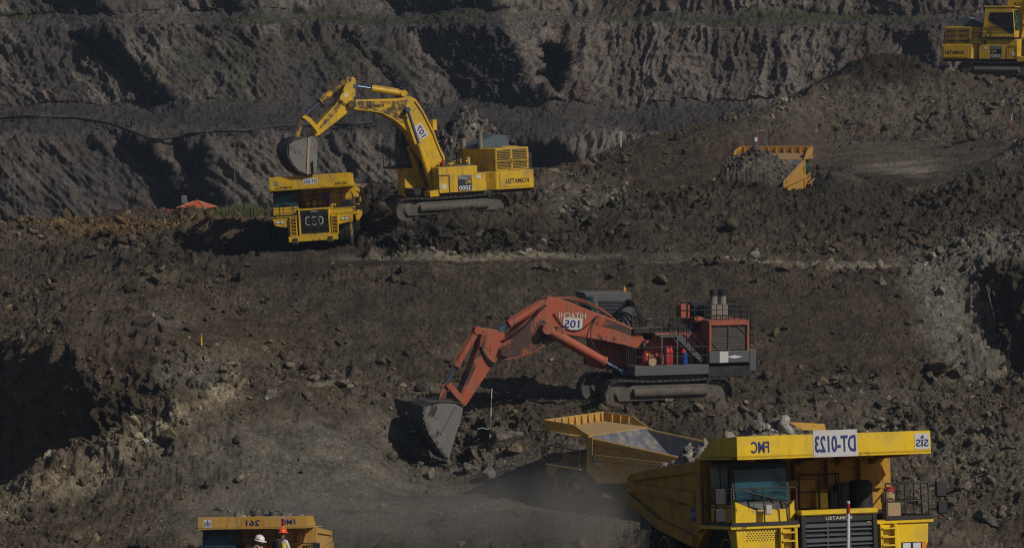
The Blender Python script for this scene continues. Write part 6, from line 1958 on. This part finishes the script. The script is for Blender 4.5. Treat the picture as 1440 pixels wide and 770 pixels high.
def person(label, loc, rz, lean, head, arms, vest, sleeve, helmet, tapes=True, hmark=False):
    """local axes: the person faces -y; lean bends the upper body forward; head = (forward, turn)"""
    L = lean
    hipz = .92
    def up(x, y, z):                       # rotate the upper body about the hips
        dz = z - hipz; c, s = math.cos(L), math.sin(L)
        return (x, y * c - dz * s, hipz + dz * c + y * s)
    J = {}
    J['pelvis'] = ((0, 0, hipz), (.165, .12)); J['waist'] = (up(0, 0, 1.08), (.145, .11)); J['chest'] = (up(0, .01, 1.28), (.17, .125))
    J['neckb'] = (up(0, .02, 1.44), (.075, .07))
    hf = head[0]
    nb = Vector(up(0, .01, 1.50)); J['neck'] = (tuple(nb), .055)
    fx, fy = math.sin(head[1]), -math.cos(head[1])
    hd = nb + Vector((fx * .03, fy * .03, .09))
    J['head'] = (tuple(hd), (.078, .09)); J['crown'] = (tuple(hd + Vector((-fx * .01, -fy * .01, .10))), (.072, .085))
    J['face'] = (tuple(hd + Vector((fx * .055, fy * .055, .0))), .06); J['nose'] = (tuple(hd + Vector((fx * .115, fy * .115, .015))), .013)
    J['chin'] = (tuple(hd + Vector((fx * .065, fy * .065, -.065))), .03)
    B = [('pelvis', 'waist'), ('waist', 'chest'), ('chest', 'neckb'), ('neckb', 'neck'), ('neck', 'head'), ('head', 'crown'), ('head', 'face'), ('face', 'nose'), ('face', 'chin')]
    for k, sx in (('l', -1), ('r', 1)):
        el, wr = arms[k]
        J['sh' + k] = (up(sx * .18, .01, 1.40), .062); J['el' + k] = (el, .042); J['wr' + k] = (wr, .028)
        w_ = Vector(wr); d = (w_ - Vector(el)).normalized(); side = Vector((0, 0, 1)).cross(d).normalized() if abs(d.z) < .9 else Vector((sx, 0, 0))
        J['pa' + k] = (tuple(w_ + d * .06), (.036, .018))
        B += [('chest', 'sh' + k), ('sh' + k, 'el' + k), ('el' + k, 'wr' + k), ('wr' + k, 'pa' + k)]
        for q, (off, ln) in enumerate(((-.03, .075), (-.01, .088), (.012, .082), (.032, .062))):
            a = w_ + d * .10 + Vector((0, -1, 0)) * off; b_ = a + d * ln * .55 + Vector((-sx * .012, -.01, -.012)); c_ = a + d * ln + Vector((-sx * .03, -.025, -.03))
            J['f%d%s' % (q, k)] = (tuple(a), .0095); J['g%d%s' % (q, k)] = (tuple(b_), .009); J['h%d%s' % (q, k)] = (tuple(c_), .008)
            B += [('pa' + k, 'f%d%s' % (q, k)), ('f%d%s' % (q, k), 'g%d%s' % (q, k)), ('g%d%s' % (q, k), 'h%d%s' % (q, k))]
        a = w_ + d * .035 + Vector((0, -.045, 0)); J['t0' + k] = (tuple(a), .011); J['t1' + k] = (tuple(a + d * .045 + Vector((0, -.02, 0))), .009)
        B += [('wr' + k, 't0' + k), ('t0' + k, 't1' + k)]
        J['hip' + k] = ((sx * .095, 0, .88), .095); J['kn' + k] = ((sx * .12, -.03, .48), .062); J['an' + k] = ((sx * .13, .02, .10), .042)
        J['to' + k] = ((sx * .15, -.13, .04), .035)
        B += [('pelvis', 'hip' + k), ('hip' + k, 'kn' + k), ('kn' + k, 'an' + k), ('an' + k, 'to' + k)]
    body = skin_mesh('person', J, B, MT['skin'], None, 'pelvis')
    body.location = loc; body.rotation_euler = (0, 0, rz)
    tag(body, label, 'person', 'surveyors on the near bench')
    def grow(j, g): 
        r = J[j][1]; return (J[j][0], tuple(x + g for x in r) if isinstance(r, tuple) else r + g)
    # shirt with sleeves, trousers, boots
    K = {n: grow(n, .014) for n in ('waist', 'chest', 'shl', 'shr', 'ell', 'elr', 'wrl', 'wrr')}
    K['hem'] = ((0, 0, .93), (.182, .137)); K['collar'] = (up(0, .02, 1.43), (.088, .082))
    bb = [('hem', 'waist'), ('waist', 'chest'), ('chest', 'collar'), ('chest', 'shl'), ('shl', 'ell'), ('ell', 'wrl'), ('chest', 'shr'), ('shr', 'elr'), ('elr', 'wrr')]
    skin_mesh('shirt', K, bb, MT[sleeve], body, 'waist')
    K = {'hem': ((0, 0, .90), (.205, .16)), 'waist': grow('waist', .045), 'chest': grow('chest', .06), 'top': (up(0, .015, 1.47), (.16, .13)),
         'sl': (up(-.19, .01, 1.405), .112), 'sr': (up(.19, .01, 1.405), .112)}
    vs = skin_mesh('vest', K, [('hem', 'waist'), ('waist', 'chest'), ('chest', 'top'), ('chest', 'sl'), ('chest', 'sr')], MT[vest], body, 'waist')
    if tapes:
        m = MB()
        for sx in (-1, 1):
            m.tube([up(sx * .085, .150, 1.05), up(sx * .085, .165, 1.22), up(sx * .09, .155, 1.36), up(sx * .09, .10, 1.47), up(sx * .09, .02, 1.515), up(sx * .09, -.07, 1.475), up(sx * .085, -.135, 1.36), up(sx * .085, -.16, 1.2)], .016, 6)
        m.build('reflective_tape', MT['tape'], vs, smooth=60)
    K = {n: grow(n, .018) for n in ('hipl', 'hipr', 'knl', 'knr')}
    K['wb'] = ((0, 0, 1.0), (.172, .13)); K['mid'] = ((0, 0, .92), (.20, .16)); K['al'] = (J['anl'][0], .066); K['ar'] = (J['anr'][0], .066)
    skin_mesh('trousers', K, [('wb', 'mid'), ('mid', 'hipl'), ('hipl', 'knl'), ('knl', 'al'), ('mid', 'hipr'), ('hipr', 'knr'), ('knr', 'ar')], MT['navycloth'], body, 'mid')
    for sx, k in ((-1, 'l'), (1, 'r')):
        K = {'top': ((sx * .13, .02, .2), .066), 'an': ((sx * .13, .02, .09), .064), 'heel': ((sx * .13, .05, .05), .05), 'ball': ((sx * .145, -.1, .047), .05), 'toe': ((sx * .155, -.18, .042), .042)}
        skin_mesh('boot', K, [('top', 'an'), ('an', 'heel'), ('an', 'ball'), ('ball', 'toe')], MT['boot'], body, 'an', 1)
    # hair, eyes, helmet
    K = {'a': (tuple(hd + Vector((-fx * .045, -fy * .045, .03))), .075), 'b': (tuple(hd + Vector((-fx * .03, -fy * .03, .10))), .082)}
    skin_mesh('hair', K, [('a', 'b')], MT['hair'], body, 'a', 2)
    m = MB(); sd = Vector((-fy, fx, 0))
    for q in (-1, 1):
        c = hd + Vector((fx * .098, fy * .098, .035)) + sd * q * .03
        m.lathe([(0, -.008), (.01, -.004), (.01, .004), (0, .008)], c, (fx, fy, 0), 8)
    m.build('eyes', MT['hair'], body)
    hc = hd + Vector((-fx * .005, -fy * .005, .085))
    tilt = Matrix.Rotation(hf, 4, sd)
    m = MB()
    n = 28
    prof = [(.150, -.015), (.150, 0), (.142, .05), (.122, .095), (.088, .128), (.045, .147), (0.001, .152)]
    vs_ = []; fs_ = []
    for r, h in prof:
        for k in range(n):
            a = 2 * math.pi * k / n
            vs_.append(tilt @ Vector((math.cos(a) * r * .93 , math.sin(a) * r * 1.06, h)))
    for i in range(len(prof) - 1):
        for k in range(n): fs_.append((i * n + k, i * n + (k + 1) % n, (i + 1) * n + (k + 1) % n, (i + 1) * n + k))
    ang = math.atan2(fy, fx) + math.pi / 2
    Rz = Matrix.Rotation(ang, 3, 'Z')
    m.add([Rz @ v for v in vs_], fs_)
    brim = []; 
    for k in range(n):
        a = 2 * math.pi * k / n; out = .155 + .012 + .05 * max(0, -math.sin(a)) ** 2
        brim.append((math.cos(a) * out * .93, math.sin(a) * out * 1.06))
    bv = [tilt @ Vector((x, y, -.018 - .01 * max(0, -y))) for x, y in brim] + [tilt @ Vector((x * .88, y * .88, .004)) for x, y in brim]
    m.add([Rz @ v for v in bv], [(k, (k + 1) % n, n + (k + 1) % n, n + k) for k in range(n)])
    rg = [tilt @ Vector(p) for p in ((0, -.15, .05), (0, -.12, .112), (0, -.05, .152), (0, .03, .158), (0, .11, .118), (0, .15, .05))]
    m.tube([Rz @ p for p in rg], .012, 6)
    h = m.build('helmet', helmet, body, smooth=55)
    h.location = hc
    if hmark:
        m = MB()
        for k in range(5): m.box(-.145 * 0 - .148, -.140, -.05 + k * .022, -.036 + k * .022, .045, .06)
        o = m.build('helmet_mark', MT['red'], h)
        o.rotation_euler = (0, 0, ang)
    return body, up


gz = -15.45
# orange helmet, back to the viewer, black pack
b = P(395.5, 744, 100)
sc1 = b.z - gz
p1, up1 = person('person seen from behind in orange helmet and yellow-orange vest, wearing a black backpack', (b.x, 100, b.z - 1.765), R_(138), .10, (.12, .25),
       {'l': ((-.27, -.08, 1.14), (-.16, -.30, 1.12)), 'r': ((.27, -.06, 1.14), (.17, -.28, 1.10))}, 'vest_yellow', 'cream', MT['helmet_orange'], False)
b2 = P(358.5, 756.5, 97)
p2, up2 = person('person in white helmet and orange vest with silver tapes, stooping and facing right', (b2.x - .02, 97, b2.z - 1.69), R_(70), .28, (.18, .1),
       {'l': ((-.24, -.30, 1.06), (-.15, -.52, 1.02)), 'r': ((.24, -.30, 1.06), (.14, -.52, 1.02))}, 'vest', 'vest_sleeve', MT['helmet_white'], True, True)
# the pack rests on the first surveyor's back: a thing of its own
pk = empty('backpack', p1.location, p1.rotation_euler); tag(pk, 'black rucksack on the back of the surveyor in the orange helmet', 'backpack')
K = {'a': (up1(0, .22, 1.02), (.20, .12)), 'b': (up1(0, .24, 1.2), (.205, .135)), 'c': (up1(0, .22, 1.38), (.17, .11)), 'd': (up1(0, .20, 1.46), (.12, .07))}
skin_mesh('bag', K, [('a', 'b'), ('b', 'c'), ('c', 'd')], MT['pack'], pk, 'b')
K = {'a': (up1(0, .37, 1.02), (.11, .05)), 'b': (up1(0, .38, 1.16), (.11, .05))}
skin_mesh('pocket', K, [('a', 'b')], MT['pack'], pk, 'a')
for sx in (-1, 1):
    m = MB(); m.tube([up1(sx * .11, .15, 1.44), up1(sx * .12, .04, 1.51), up1(sx * .12, -.10, 1.44), up1(sx * .13, -.165, 1.25), up1(sx * .17, -.02, 1.05), up1(sx * .13, .14, 1.0)], .022, 6)
    m.build('strap', MT['pack'], pk, smooth=60)
# ------------------------------------------------------------------ the air of the pit and the dust stirred up on its floor
def vol_mat(name, col, dens, soft=None, aniso=0.2):
    m = bpy.data.materials.new(name); m.use_nodes = True; nt = m.node_tree
    nt.nodes.remove(nt.nodes['Principled BSDF'])
    pv = nt.nodes.new('ShaderNodeVolumePrincipled'); pv.inputs['Color'].default_value = (*col, 1)
    pv.inputs['Anisotropy'].default_value = aniso
    nt.links.new(pv.outputs[0], nt.nodes['Material Output'].inputs['Volume'])
    if soft is None:
        pv.inputs['Density'].default_value = dens
    else:
        co = nt.nodes.new('ShaderNodeTexCoord')
        ln = nt.nodes.new('ShaderNodeVectorMath'); ln.operation = 'LENGTH'
        nt.links.new(co.outputs['Object'], ln.inputs[0])
        fall = ramp(nt, ln.outputs['Value'], 0.25, 1.0, 1.0, 0.0)
        g = nt.nodes.new('ShaderNodeNewGeometry')
        n = noise(nt, g.outputs['Position'], soft, 3, .55)
        d = math_n(nt, 'MULTIPLY', fall, ramp(nt, n, .32, .72))
        nt.links.new(math_n(nt, 'MULTIPLY', d, dens), pv.inputs['Density'])
    return m

m = MB(); m.box(-152, 152, -36, 436, -31, 45)
hz = m.build('haze', vol_mat('pale_haze', (.62, .76, 1.0), 0.0002)); hz['kind'] = 'stuff'


def dust(c, r, dens, sc):
    me = bpy.data.meshes.new('dust_cloud')
    v, fcs = ico(3)
    me.from_pydata([tuple(p) for p in v], [], [tuple(int(i) for i in q) for q in fcs])
    me.materials.append(vol_mat('pit_dust', (.94, .87, .77), dens, sc, 0.3))
    o = bpy.data.objects.new('dust_cloud', me); COL.objects.link(o)
    o.location = c; o.scale = r; o['kind'] = 'stuff'
    return o
dust(P(540, 750, 175) + Vector((0, 0, .6)), (14, 6, 3.2), .24, .26)
dust(P(850, 722, 174) + Vector((0, 0, -.2)), (12, 4.6, 3.9), .24, .22)
# ------------------------------------------------------------------ light and camera
w = bpy.data.worlds.new('World'); SC.world = w
w.use_nodes = True
nt = w.node_tree
sky = nt.nodes.new('ShaderNodeTexSky'); sky.sky_type = 'NISHITA'; sky.sun_disc = False
sky.sun_elevation = SUN_EL
sky.sun_rotation = math.pi - SUN_AZ
sky.air_density = 1.0; sky.dust_density = 1.5
bg = nt.nodes['Background']; bg.inputs['Strength'].default_value = 0.060
nt.links.new(sky.outputs[0], bg.inputs['Color'])
ld = bpy.data.lights.new('sun', 'SUN'); ld.energy = 4.9; ld.angle = R_(0.5); ld.color = (1.0, 0.93, 0.82)
sun = bpy.data.objects.new('sun', ld); COL.objects.link(sun)
to_sun = Vector((math.sin(SUN_AZ) * math.cos(SUN_EL), -math.cos(SUN_AZ) * math.cos(SUN_EL), math.sin(SUN_EL)))
sun.rotation_euler = (-to_sun).to_track_quat('-Z', 'Y').to_euler()
sun.location = to_sun * 60
cd = bpy.data.cameras.new('camera'); cam = bpy.data.objects.new('camera', cd); COL.objects.link(cam)
cd.sensor_width = 36.0; cd.lens = F / 1440 * 36; cd.clip_start = 0.5; cd.clip_end = 3000
cam.rotation_euler = (math.pi / 2 - PITCH, 0, 0)
SC.camera = cam
SC.view_settings.view_transform = 'Standard'; SC.view_settings.look = 'None'
SC.view_settings.exposure = -0.95; SC.view_settings.gamma = 1.0
SC.view_settings.use_curve_mapping = False
try:
    SC.cycles.max_bounces = 4; SC.cycles.diffuse_bounces = 2; SC.cycles.glossy_bounces = 2
    SC.cycles.use_denoising = False
except Exception: pass

try: SC.cycles.filter_width = 1.15
except Exception: pass
